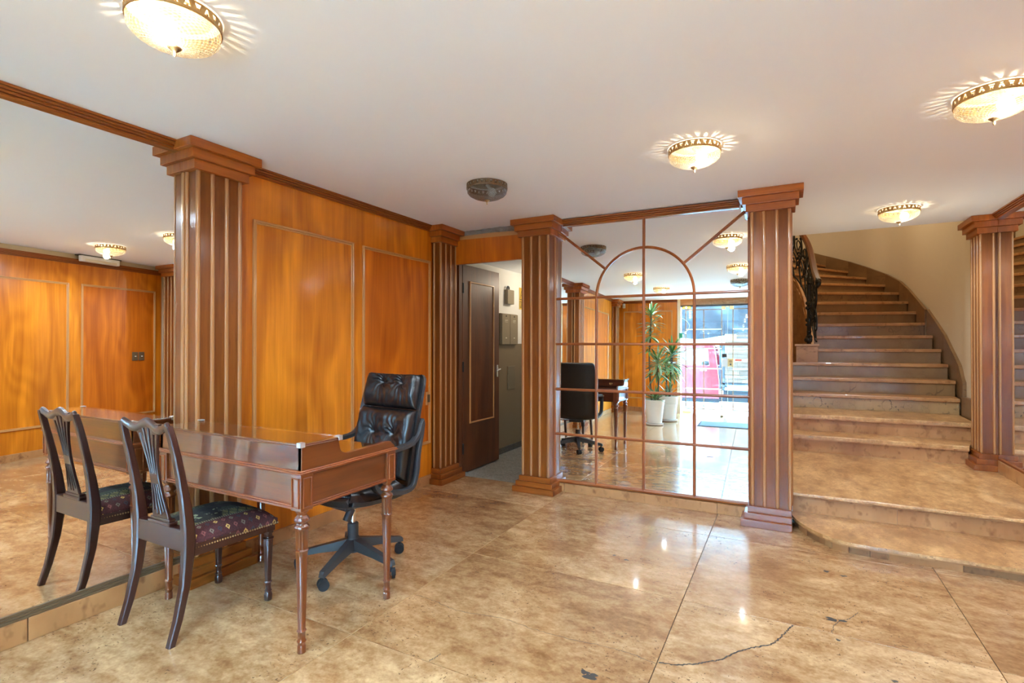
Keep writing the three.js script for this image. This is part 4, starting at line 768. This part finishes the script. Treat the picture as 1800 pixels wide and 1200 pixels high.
// ---------------------------------------------------------------- small fittings
{
  const sp = (label, s) => { const p = SL0.clone().addScaledVector(SLD, s), q = thing('light_switch', label, 'switch', [p.x, 1.11, p.z], Math.atan2(SLD.x, SLD.z) - Math.PI / 2, 'brown switch plates'); put('plate', rbox(0.075, 0.115, 0.012, 0, 0, 0.009, 0.004), M.bronze, q); put('toggle', rbox(0.018, 0.012, 0.014, 0, 0, 0.018, 0.003), M.cream, q); };
  sp('left one of two brown switch plates on the panelled wall seen in the left mirror', -1.455);
  sp('right one of two brown switch plates on the panelled wall seen in the left mirror', -1.545);
}
{
  const p = SL0.clone().addScaledVector(SLD, -0.95);
  const t = thing('emergency_light', 'white emergency light box over the panelled wall seen in the left mirror', 'light', [p.x, 2.275, p.z], Math.atan2(SLD.x, SLD.z) - Math.PI / 2);
  put('housing', rbox(0.46, 0.075, 0.06, 0, 0.03, 0.075, 0.012), M.white, t);
  put('back_plate', rbox(0.5, 0.012, 0.09, 0, 0.068, 0.06, 0.003), M.plasticGrey, t);
  put('diffuser', rbox(0.38, 0.03, 0.02, 0.0, 0.012, 0.1, 0.006), M.cream, t);
}
{
  const t = thing('wall_socket', 'small wooden socket plate low on the left wall behind the swivel chair', 'socket', [WL, 0.78, -3.785], Math.PI / 2);
  put('plate', uvm(rbox(0.07, 0.12, 0.01, 0, 0, 0.006, 0.003), 1), M.moulding, t); put('face', rbox(0.04, 0.07, 0.004, 0, 0, 0.012, 0.001), M.bronze, t);
}
{
  const t = thing('meter_cabinet', 'olive steel meter cabinet with two doors on the corridor wall', 'cabinet', [-2.935, 0, -5.385], Math.PI / 2);
  put('case', rlim(-0.2, 0.2, 1.265, 1.63, 0, 0.03, 0.003), M.cabinet, t);
  for (const s of [-1, 1]) { const d = put('door', rlim(s > 0 ? 0.004 : -0.196, s > 0 ? 0.196 : -0.004, 1.27, 1.625, 0.03, 0.042, 0.003), M.cabinet, t); put('louvre', [0, 1, 2].map((k) => bar([s * 0.1 - 0.035, 1.53 + 0.012 * k, 0.043], [s * 0.1 + 0.035, 1.53 + 0.012 * k + 0.008 * (k % 2), 0.043], 0.003, 0.003)), M.cream, d); put('lock', cyl(0.008, 0.008, 0.006, 0, 0, 0, 12).rotateX(Math.PI / 2).translate(s * 0.1, 1.6, 0.044), M.black, d); put('label_plate', rbox(0.03, 0.012, 0.002, s * 0.1, 1.345, 0.043, 0.0005), M.cream, d); }
  const j = thing('junction_box', 'small grey junction box with a black cable on the white corridor wall', 'box', [-2.935, 1.83, -5.39], Math.PI / 2);
  put('case', rbox(0.16, 0.17, 0.05, 0, 0, 0.026, 0.006), M.cabinet, j); put('cable', tube([[-0.06, 0.08, 0.03], [-0.05, 0.12, 0.03], [-0.02, 0.115, 0.03], [0.0, 0.09, 0.02]], 0.009, 16, 6), M.black, j);
  const a = thing('access_hatch', 'flat painted hatch low on the olive corridor wall beside the door', 'hatch', [-2.934, 0.87, -5.48], Math.PI / 2);
  put('cover', rbox(0.18, 0.27, 0.01, 0, 0, 0.004, 0.002), std({ color: lin(0.185, 0.145, 0.085), roughness: 0.45 }), a); put('rim', frameGeo(0.192, 0.282, 0.006, 0.006, 0.001), M.cabinet, a);
  const c = document.createElement('canvas'); c.width = 160; c.height = 360; const x = c.getContext('2d');
  x.fillStyle = '#c9a13c'; x.fillRect(0, 0, 160, 360); x.fillStyle = '#2a2114'; x.lineJoin = 'round'; x.lineWidth = 12; x.strokeStyle = '#2a2114'; x.beginPath(); x.moveTo(80, 40); x.lineTo(146, 200); x.lineTo(14, 200); x.closePath(); x.stroke();
  x.beginPath(); x.moveTo(88, 84); x.lineTo(62, 140); x.lineTo(82, 138); x.lineTo(68, 188); x.lineTo(102, 124); x.lineTo(84, 126); x.closePath(); x.fill(); x.strokeRect(14, 232, 132, 100); for (const [y, w] of [[250, 90], [276, 70], [302, 96]]) x.fillRect(80 - w / 2, y, w, 13);
  const tx = new THREE.CanvasTexture(c); tx.colorSpace = THREE.SRGBColorSpace;
  const s = thing('warning_sign', 'yellow electrical warning sign with a black lightning bolt in the corridor', 'sign', [-2.933, 1.84, -5.75], Math.PI / 2);
  put('plate', rbox(0.12, 0.27, 0.004, 0, 0, 0.002, 0.001), M.yellow, s);
  put('print', new THREE.PlaneGeometry(0.116, 0.262).translate(0, 0, 0.0046), std({ map: tx, roughness: 0.5 }), s);
}
{
  const t = thing('motion_sensor', 'white motion sensor high on the entrance wall, seen in the gridded mirror', 'sensor', [-2.735, 2.25, DOORZ], Math.PI);
  put('body', rbox(0.055, 0.1, 0.04, 0, 0, 0.022, 0.014, 3), M.white, t); put('lens', rbox(0.04, 0.04, 0.01, 0, -0.018, 0.042, 0.004), M.cream, t);
}

{
  const t = thing('added_corridor_lamp', 'added unseen bulkhead lamp that brightens the corridor, on its low ceiling', 'lamp', [-2.4, 2.15, -5.6]);  // hidden fixture, added only to brighten the corridor
  put('base', cyl(0.11, 0.11, 0.03, 0, -0.015, 0, 24), M.white, t); put('globe', lathe([[0.1, -0.03], [0.095, -0.06], [0.06, -0.085], [0.001, -0.092]], 24), std({ color: lin(0.8, 0.8, 0.75), emissive: lin(1, 0.9, 0.75), emissiveIntensity: 0.8 }), t);
  const l = new THREE.PointLight(lin(1, 0.86, 0.66), 0.28, 0, 2); l.position.set(0, -0.14, 0); l.castShadow = true; l.shadow.radius = 2; t.add(l);
}

// ---------------------------------------------------------------- potted plants, doormat
const leafShapes = Array.from({ length: 5 }, (_, i) => {
  const droop = [0.1, 0.45, 0.8, 1.1, 0.3][i], n = 9, w = [0.05, 0.056, 0.053, 0.048, 0.066][i];
  let y = 0, z = 0, a = 0; const line = [[0, 0]]; for (let k = 0; k < n; k++) { a += droop / n * (0.4 + 1.2 * k / n); z += Math.cos(a) / n; y -= Math.sin(a) / n; line.push([z, y]); }
  return sheet((u, v) => { const k = Math.round(v * n), [zz, yy] = line[k], q = w * Math.pow(Math.sin(Math.PI * clamp(0.06 + 0.9 * v, 0, 0.97)), 0.7) , e = 2 * u - 1; return [e * q, yy + Math.abs(e) * q * 0.35, zz]; }, 2, n, true);
});
function crown(t, x, y, z, n, len, up0, up1, tones = [0, 0, 1, 1, 2]) {
  for (let k = 0; k < n; k++) {
    const m = new THREE.Mesh(leafShapes[Math.floor(rnd() * 5)], M.leafs[tones[Math.floor(rnd() * tones.length)]]);
    m.name = 'leaf'; m.castShadow = m.receiveShadow = true;
    m.rotation.order = 'YXZ'; m.rotation.y = k * 2.39996 + rr(-0.3, 0.3); m.rotation.x = -lerp(up0, up1, k / n) + rr(-0.15, 0.15); m.rotation.z = rr(-0.25, 0.25);
    const L = len * rr(0.75, 1.1); m.scale.set(L * 1.15, L, L); m.position.set(x, y + 0.06 * (1 - k / n) * 1.2, z); t.add(m);
  }
}
{
  const t = thing('potted_plant', 'tall potted dracaena with a leafy top and a smooth white pot', 'plant', [-1.74, 0, 0.66]);
  put('pot', lathe([[0.001, 0.035], [0.118, 0.035], [0.124, 0.045], [0.163, 0.40], [0.170, 0.405], [0.171, 0.43], [0.160, 0.432], [0.150, 0.39], [0.001, 0.388]], 40), M.pot, t);
  put('saucer', lathe([[0.001, 0.003], [0.13, 0.003], [0.145, 0.012], [0.148, 0.034], [0.140, 0.034], [0.134, 0.016], [0.001, 0.014]], 40), M.pot, t);
  put('soil', cyl(0.15, 0.15, 0.01, 0, 0.395, 0, 28), M.soil, t);
  put('stem', tube([[-0.05, 0.39, 0], [-0.075, 0.75, 0.01], [-0.09, 1.1, 0], [-0.07, 1.5, -0.02], [-0.06, 1.9, 0]], 0.013, 30, 8), M.stem, t);
  put('stem', tube([[0.05, 0.39, 0.03], [0.06, 0.7, 0.03], [0.04, 1.0, 0.04]], 0.014, 16, 8), M.stem, t);
  crown(t, -0.06, 1.84, 0, 30, 0.26, 1.25, 0.1); crown(t, -0.065, 1.66, -0.01, 27, 0.27, 0.6, -0.35); crown(t, -0.07, 1.48, -0.02, 21, 0.26, 0.4, -0.6); crown(t, -0.08, 1.26, -0.01, 15, 0.24, 0.3, -0.6);
  crown(t, 0.04, 1.0, 0.04, 39, 0.34, 1.2, -0.5, [0, 1, 2, 2]); crown(t, 0.05, 0.86, 0.04, 21, 0.30, 0.2, -0.7, [1, 2, 2]);
  crown(t, 0.02, 0.40, -0.05, 39, 0.28, 1.0, 0.25, [1, 1, 2]);
}
{
  const t = thing('potted_plant', 'bushy potted plant with yellowing leaves in a ribbed white pot, nearest the entrance', 'plant', [-1.6, 0, 1.32]);
  const rows = [[0.001, 0.035], [0.125, 0.035], [0.13, 0.05], [0.15, 0.30]]; for (let k = 0; k < 6; k++) rows.push([0.158 + 0.004 * k / 2, 0.305 + k * 0.022], [0.158 + 0.004 * k / 2, 0.317 + k * 0.022], [0.150 + 0.004 * k / 2, 0.32 + k * 0.022]); rows.push([0.175, 0.45], [0.165, 0.455], [0.155, 0.42], [0.001, 0.418]);
  put('pot', lathe(rows, 40), M.pot, t);
  put('saucer', lathe([[0.001, 0.003], [0.135, 0.003], [0.155, 0.012], [0.165, 0.034], [0.155, 0.034], [0.145, 0.016], [0.001, 0.014]], 40), M.pot, t);
  put('soil', cyl(0.15, 0.15, 0.01, 0, 0.425, 0, 28), M.soil, t);
  put('stem', tube([[0.02, 0.42, 0], [0.03, 0.8, 0.01], [0.06, 1.15, 0.0]], 0.018, 20, 8), M.stem, t);
  put('stem', tube([[-0.05, 0.42, 0.02], [-0.04, 0.75, 0.0], [-0.06, 1.0, 0.02]], 0.014, 16, 8), M.stem, t);
  crown(t, 0.06, 1.16, 0, 39, 0.36, 1.2, -0.1, [0, 0, 1]); crown(t, 0.05, 1.0, 0, 33, 0.36, 0.3, -0.8, [0, 0, 1, 2]); crown(t, 0.03, 0.82, 0, 18, 0.30, 0.1, -0.8, [0, 1, 3]);
  crown(t, -0.06, 0.98, 0.02, 27, 0.30, 0.8, -0.6, [0, 1, 3]); crown(t, 0, 0.43, 0, 21, 0.26, 1.1, 0.3, [1, 2]);
}
{
  const t = thing('doormat', 'dark grey ribbed doormat on the floor inside the glass entrance', 'doormat', [-0.62, 0.001, 1.2]);
  put('mat_pile', rbox(0.84, 0.012, 0.62, 0, 0.007, 0, 0.005), M.mat, t); put('rubber_edge', rbox(0.9, 0.007, 0.68, 0, 0.0035, 0, 0.003), M.rubber, t);
}

// ---------------------------------------------------------------- glass entrance
function glassDoor(name, x0, x1, gx, sideClip) {                          // world x from x0 to x1, grille uprights gx
  const d = struct(name, [0, 0, DOORZ]);
  put('glass', lim(x0 + 0.004, x1 - 0.004, 0.012, 2.19, -0.006, 0.006), M.sheetGlass, d);
  for (const x of gx) put('grille_upright', lim(x - 0.009, x + 0.009, 0.11, 2.13, 0.02, 0.038), M.grille, d);
  for (const y of [0.11, 2.13]) put('grille_rail', lim(Math.min(...gx), Math.max(...gx), y - 0.009, y + 0.009, 0.02, 0.038), M.grille, d);
  for (const y of [0.52, 0.93, 1.34, 1.73]) put('grille_rail', lim(Math.min(...gx), Math.max(...gx), y - 0.012, y + 0.012, 0.018, 0.04), M.cream, d);
  put('patch_fitting', rbox(0.075, 0.085, 0.03, sideClip, 2.165, 0, 0.004), M.brassBright, d);
  return d;
}
const dl = glassDoor('door_2', -1.54, -0.668, [-1.463, -1.115, -0.775], -0.74);
const dr = glassDoor('door_3', -0.662, 0.24, [-0.568, -0.2, 0.14], -0.59);
put('patch_fitting', rbox(0.17, 0.05, 0.03, -1.44, 0.035, -0.008, 0.004), M.brassBright, dl);
const dw = glassDoor('window_1', 0.246, 1.37, [0.34, 0.8, 1.27], 0.3);  // unseen side pane, added to let more daylight into the lobby
put('lock_case', [rbox(0.1, 0.16, 0.03, -0.718, 1.06, -0.02, 0.004)], M.clipMetal, dl); put('lock_box', rbox(0.085, 0.07, 0.03, -0.725, 1.2, -0.02, 0.004), M.black, dl);
const lock = put('lock_plate', rbox(0.1, 0.16, 0.03, -0.61, 1.06, -0.02, 0.004), M.brassBright, dr); put('cylinder', cyl(0.028, 0.028, 0.03, 0, 0, 0, 20).rotateX(Math.PI / 2).translate(-0.61, 1.085, -0.045), M.brass, lock); put('key_slot', rbox(0.03, 0.035, 0.006, -0.61, 1.025, -0.036, 0.002), M.black, lock);
put('meeting_edge', lim(-0.668, -0.662, 0.012, 2.19, -0.008, 0.008), M.cream, dr);
put('top_catch', rbox(0.05, 0.045, 0.03, -0.665, 2.185, -0.01, 0.004), M.brassBright, dr);
put('head_rail', lim(-1.56, 1.38, 2.19, 2.225, -0.03, 0.05), M.plasticGrey, dr);
{
  const t = thing('door_stop', 'small round brass door stop on the floor by the glass doors', 'stop', [-0.76, 0, 2.5]);
  put('body', lathe([[0.001, 0.002], [0.028, 0.002], [0.03, 0.02], [0.024, 0.045], [0.001, 0.05]], 18), M.brassBright, t); put('rubber_ring', cyl(0.032, 0.032, 0.014, 0, 0.014, 0, 18), M.rubber, t);
  const b = thing('exit_button', 'green door release box on the cream jamb of the glass entrance', 'button', [-1.555, 1.6, DOORZ - 0.012], Math.PI);
  put('case', rbox(0.065, 0.11, 0.04, 0, 0, 0.025, 0.006), M.green, b); put('window', rbox(0.04, 0.06, 0.006, -0.036, 0, 0.03, 0.002).rotateY(0), M.clipMetal, b);
  const c = thing('loose_cable', 'white cable looping down the glass entrance to the green box', 'cable', [0, 0, DOORZ - 0.05]);
  put('cord', tube([[-1.53, 1.96, 0.02], [-1.44, 1.9, 0], [-1.39, 1.82, 0], [-1.40, 1.74, 0], [-1.46, 1.68, 0], [-1.54, 1.66, 0.015]], 0.005, 40, 6), M.white, c);
  const y = thing('amber_lamp', 'small glowing amber lamp strip under the lintel of the glass entrance', 'lamp', [-1.44, 2.17, DOORZ - 0.06]);
  put('housing', rbox(0.17, 0.05, 0.05, 0, 0, 0.01, 0.01), M.yellow, y); put('lens', [-0.05, 0, 0.05].map((x) => ball(0.02, x, 0, -0.02, 12)), std({ color: lin(0.9, 0.6, 0.1), emissive: lin(1, 0.55, 0.05), emissiveIntensity: 1.6 }), y);
  const pl = new THREE.PointLight(lin(1, 0.6, 0.12), 0.03, 0, 2); pl.position.set(0, 0, -0.06); pl.castShadow = true; y.add(pl);
  const cv = document.createElement('canvas'); cv.width = 320; cv.height = 150; const x = cv.getContext('2d');
  x.fillStyle = '#eef3f6'; x.fillRect(0, 0, 320, 150); x.fillStyle = '#4d90c4'; x.fillRect(0, 8, 320, 34); x.fillRect(0, 106, 320, 34);
  x.fillStyle = '#dfeaf2'; for (let k = 0; k < 13; k++) { x.fillRect(14 + k * 23, 17 + (k % 3), 14, 15); x.fillRect(14 + k * 23, 116 - (k % 2), 15, 14); }
  x.fillStyle = '#7c98ac'; for (let k = 0; k < 9; k++) x.fillRect(34 + k * 29 + (k > 2 ? 8 : 0), 62 + (k % 2) * 3, 17, 24);
  const tx = new THREE.CanvasTexture(cv); tx.colorSpace = THREE.SRGBColorSpace;
  const s = thing('notice_sticker', 'blue and white notice stuck on the right glass door', 'sign', [-0.40, 1.59, DOORZ - 0.008], Math.PI);
  put('board', rbox(0.2, 0.115, 0.003, 0, 0, 0, 0.001), M.white, s); put('print', new THREE.PlaneGeometry(0.196, 0.111).translate(0, 0, 0.0021), std({ map: tx, roughness: 0.5 }), s);
  const r = thing('notice_strip', 'small white and red strip stuck low on the right glass door', 'sign', [-0.49, 1.05, DOORZ - 0.008], Math.PI);
  put('strip', [rbox(0.15, 0.035, 0.002, 0, -0.11, 0, 0.0008)], M.white, r); put('red_label', rbox(0.12, 0.035, 0.002, -0.02, 0.06, 0, 0.0008), std({ color: lin(0.7, 0.12, 0.1), roughness: 0.5 }), r);
}

// ---------------------------------------------------------------- the street
{
  const s = struct('pavement'); put('kerb_paving', uvm(lim(-9, 7, -0.25, -0.03, 2.92, 4.9)), M.concrete, s);
  put('kerb_stone', uvm(lim(-9, 7, -0.28, -0.05, 4.9, 5.05)), M.concreteDark, s);
  const r = struct('road'); put('asphalt', uvm(lim(-20, 20, -0.4, -0.24, 5.05, 12)), M.concrete, r);
  const f = struct('facade_opposite'); put('shop_wall', uvm(lim(-14, 12, -0.25, 2.9, 11, 11.4)), M.facade, f);
  for (let k = 0; k < 7; k++) put('shutter_panel', uvm(rlim(-7 + k * 1.9, -5.3 + k * 1.9, -0.2, 1.95, 10.93, 11.02, 0.01)), M.white, f);
  const sf = struct('wall_street'); put('outer_wall', uvm(lim(-9, -1.62, -0.2, 5.5, 3.05, 3.15)), M.facade, sf); put('outer_wall', uvm(lim(1.5, 8, -0.2, 5.5, 3.05, 3.15)), M.facade, sf); put('outer_wall', uvm(lim(-1.62, 1.5, 2.4, 5.5, 3.0, 3.15)), M.facade, sf);
  const t = thing('tarpaulin', 'dark blue grey tarpaulin hung in folds behind the red truck across the street', 'tarpaulin', [-1, 0, 8.3]);
  put('cloth', sheet((u, v) => { const x = lerp(-5.5, 5.5, u), y = lerp(1.75, 3.05, v); return [x, y + 0.05 * Math.sin(u * 40), 0.14 * Math.sin(u * 46 + v * 3.5) * (0.4 + 0.6 * v) + 0.22 * (fbm(u, v, 8, 2, 981, 3) - 0.5) - 0.5 * v]; }, 160, 24), M.tarp, t);
  for (const x of [-5.4, -1.8, 1.8, 5.4]) put('pole', rod([x, -0.24, 0.2], [x, 3.1, 0.1], 0.03), M.plasticGrey, t);
  put('top_cable', rod([-5.5, 3.07, -0.5], [5.5, 3.07, -0.5], 0.012), M.black, t);
}
{
  const t = thing('truck', 'red pickup truck with a wooden plank cargo box parked in the street', 'truck', [0, 0, 6.0]);
  const y0 = 0.04, door = new THREE.Shape();                             // cab side in x, y; nose towards -x
  door.moveTo(-1.0, 0.08); door.lineTo(-0.985, 0.5); door.lineTo(-1.03, 0.92); door.lineTo(-1.1, 1.42); door.quadraticCurveTo(-1.14, 1.5, -1.24, 1.5); door.lineTo(-1.85, 1.48); door.quadraticCurveTo(-1.98, 1.46, -2.06, 1.36); door.lineTo(-2.42, 0.93); door.lineTo(-3.15, 0.86); door.quadraticCurveTo(-3.4, 0.82, -3.42, 0.6); door.lineTo(-3.42, 0.15); door.lineTo(-3.28, 0.1);
  door.absarc(-2.86, 0.06, 0.36, Math.PI * 0.95, 0.05, true); door.lineTo(-2.4, 0.08); door.closePath();
  const win = shapeOf([[-1.24, 0.95], [-1.28, 1.38], [-1.86, 1.38], [-2.0, 1.32], [-2.3, 0.95]]);
  const side = door.clone(); side.holes.push(win);
  const opt = { depth: 0.06, bevelEnabled: true, bevelSize: 0.02, bevelThickness: 0.02, bevelOffset: -0.02, bevelSegments: 3 };
  put('near_side', new THREE.ExtrudeGeometry(side, opt), M.red, t);
  put('far_side', new THREE.ExtrudeGeometry(side, opt).translate(0, 0, 1.5), M.red, t);
  put('roof', rlim(-2.0, -1.1, 1.44, 1.51, 0.02, 1.56, 0.03, 3), M.red, t);
  put('bonnet', rlim(-3.4, -2.36, 0.8, 0.9, 0.02, 1.56, 0.04, 3), M.red, t); put('nose', rlim(-3.44, -3.36, 0.12, 0.84, 0.04, 1.54, 0.03, 2), M.red, t);
  put('cab_back', rlim(-1.1, -1.02, 0.1, 0.95, 0.05, 1.5, 0.02), M.red, t);
  put('near_window', lim(-2.3, -1.22, 0.93, 1.4, 0.025, 0.03), M.sheetGlass, t); put('far_window', lim(-2.3, -1.22, 0.93, 1.4, 1.53, 1.535), M.sheetGlass, t);
  put('windscreen', loft([[V3(-2.05, 1.38, 0.1), V3(-2.42, 0.92, 0.1), V3(-2.43, 0.92, 0.1), V3(-2.06, 1.38, 0.1)], [V3(-2.05, 1.38, 1.48), V3(-2.42, 0.92, 1.48), V3(-2.43, 0.92, 1.48), V3(-2.06, 1.38, 1.48)]], true, 0.3), M.sheetGlass, t);
  put('window_trim', [lim(-2.3, -1.22, 0.905, 0.955, -0.008, 0.02), bar([-2.0, 1.36, 0.0], [-2.3, 0.94, 0.0], 0.03, 0.03)], M.black, t);
  put('door_seam', [lim(-1.228, -1.222, 0.12, 0.92, -0.003, 0.004), bar([-1.225, 0.92, 0], [-1.27, 1.44, 0], 0.006, 0.006), lim(-2.33, -2.324, 0.12, 0.92, -0.003, 0.004)], M.black, t);
  put('side_crease', lim(-2.4, -1.03, 0.76, 0.775, -0.006, 0.01), M.red, t);
  put('door_handle', rbox(0.16, 0.03, 0.025, -1.38, 0.815, -0.012, 0.008), M.chrome, t); put('door_lock', ball(0.016, -1.3, 0.68, 0, 10), M.chrome, t);
  const m = put('wing_mirror', rbox(0.12, 0.2, 0.08, -2.18, 1.05, -0.16, 0.03, 3), M.plasticGrey, t); put('bracket', rod([-2.2, 0.94, 0.0], [-2.18, 1.0, -0.14], 0.012), M.black, m);
  put('steering_wheel', new THREE.TorusGeometry(0.17, 0.014, 8, 28).rotateY(Math.PI / 2 - 0.5).rotateZ(0.5).translate(-1.9, 0.98, 0.42), M.black, t);
  put('seat', [rlim(-1.45, -1.22, 0.5, 1.05, 0.15, 1.4, 0.05), rlim(-1.8, -1.2, 0.35, 0.52, 0.15, 1.4, 0.05)], M.plasticGrey, t);
  put('chassis', [lim(-3.3, 3.0, 0.0, 0.12, 0.2, 0.35), lim(-3.3, 3.0, 0.0, 0.12, 1.2, 1.35), lim(-2.4, -1.0, -0.02, 0.09, 0.03, 1.5)], M.black, t);
  for (const x of [-2.86, 1.6]) for (const z of [0.1, 1.46]) { const w = put('wheel', new THREE.TorusGeometry(0.2, 0.085, 12, 30).translate(x, 0.045, z), M.rubber, t); put('rim', cyl(0.15, 0.15, 0.08, 0, 0, 0, 20).rotateX(Math.PI / 2).translate(x, 0.045, z), M.clipMetal, w); }
  put('box_frame', [lim(-0.99, -0.86, 0.3, 1.5, 0.0, 0.06), lim(-0.99, -0.86, 0.3, 1.5, 1.5, 1.56), lim(-0.95, 3.0, 0.44, 0.5, 0.0, 1.6), lim(2.6, 3.0, 0.1, 0.44, 0.1, 1.5), lim(-0.9, 1.0, 0.2, 0.3, 0.1, 0.2)], M.black, t);
  for (let k = 0; k < 12; k++) { const y = 0.505 + k * 0.105, cut = -0.84 + rr(0.3, 1.4); for (const [a, b] of [[-0.86, cut], [cut, 3.0]]) { if (a > 0.9) continue; put('plank', uvm(rlim(a + 0.002, b - 0.002, y, y + 0.1, -0.005 - rr(0, 0.008), 0.02, 0.003), 0), M.planks[Math.floor(rnd() * 4)], t); } }
  put('box_body', lim(-0.84, 2.98, 0.5, 1.76, 0.02, 1.58), M.planks[1], t);
  put('box_corner', lim(0.0, 0.06, 0.5, 1.77, -0.02, 0.0), M.plasticGrey, t);
}

scene.updateMatrixWorld(true);
renderer.render(scene, camera);
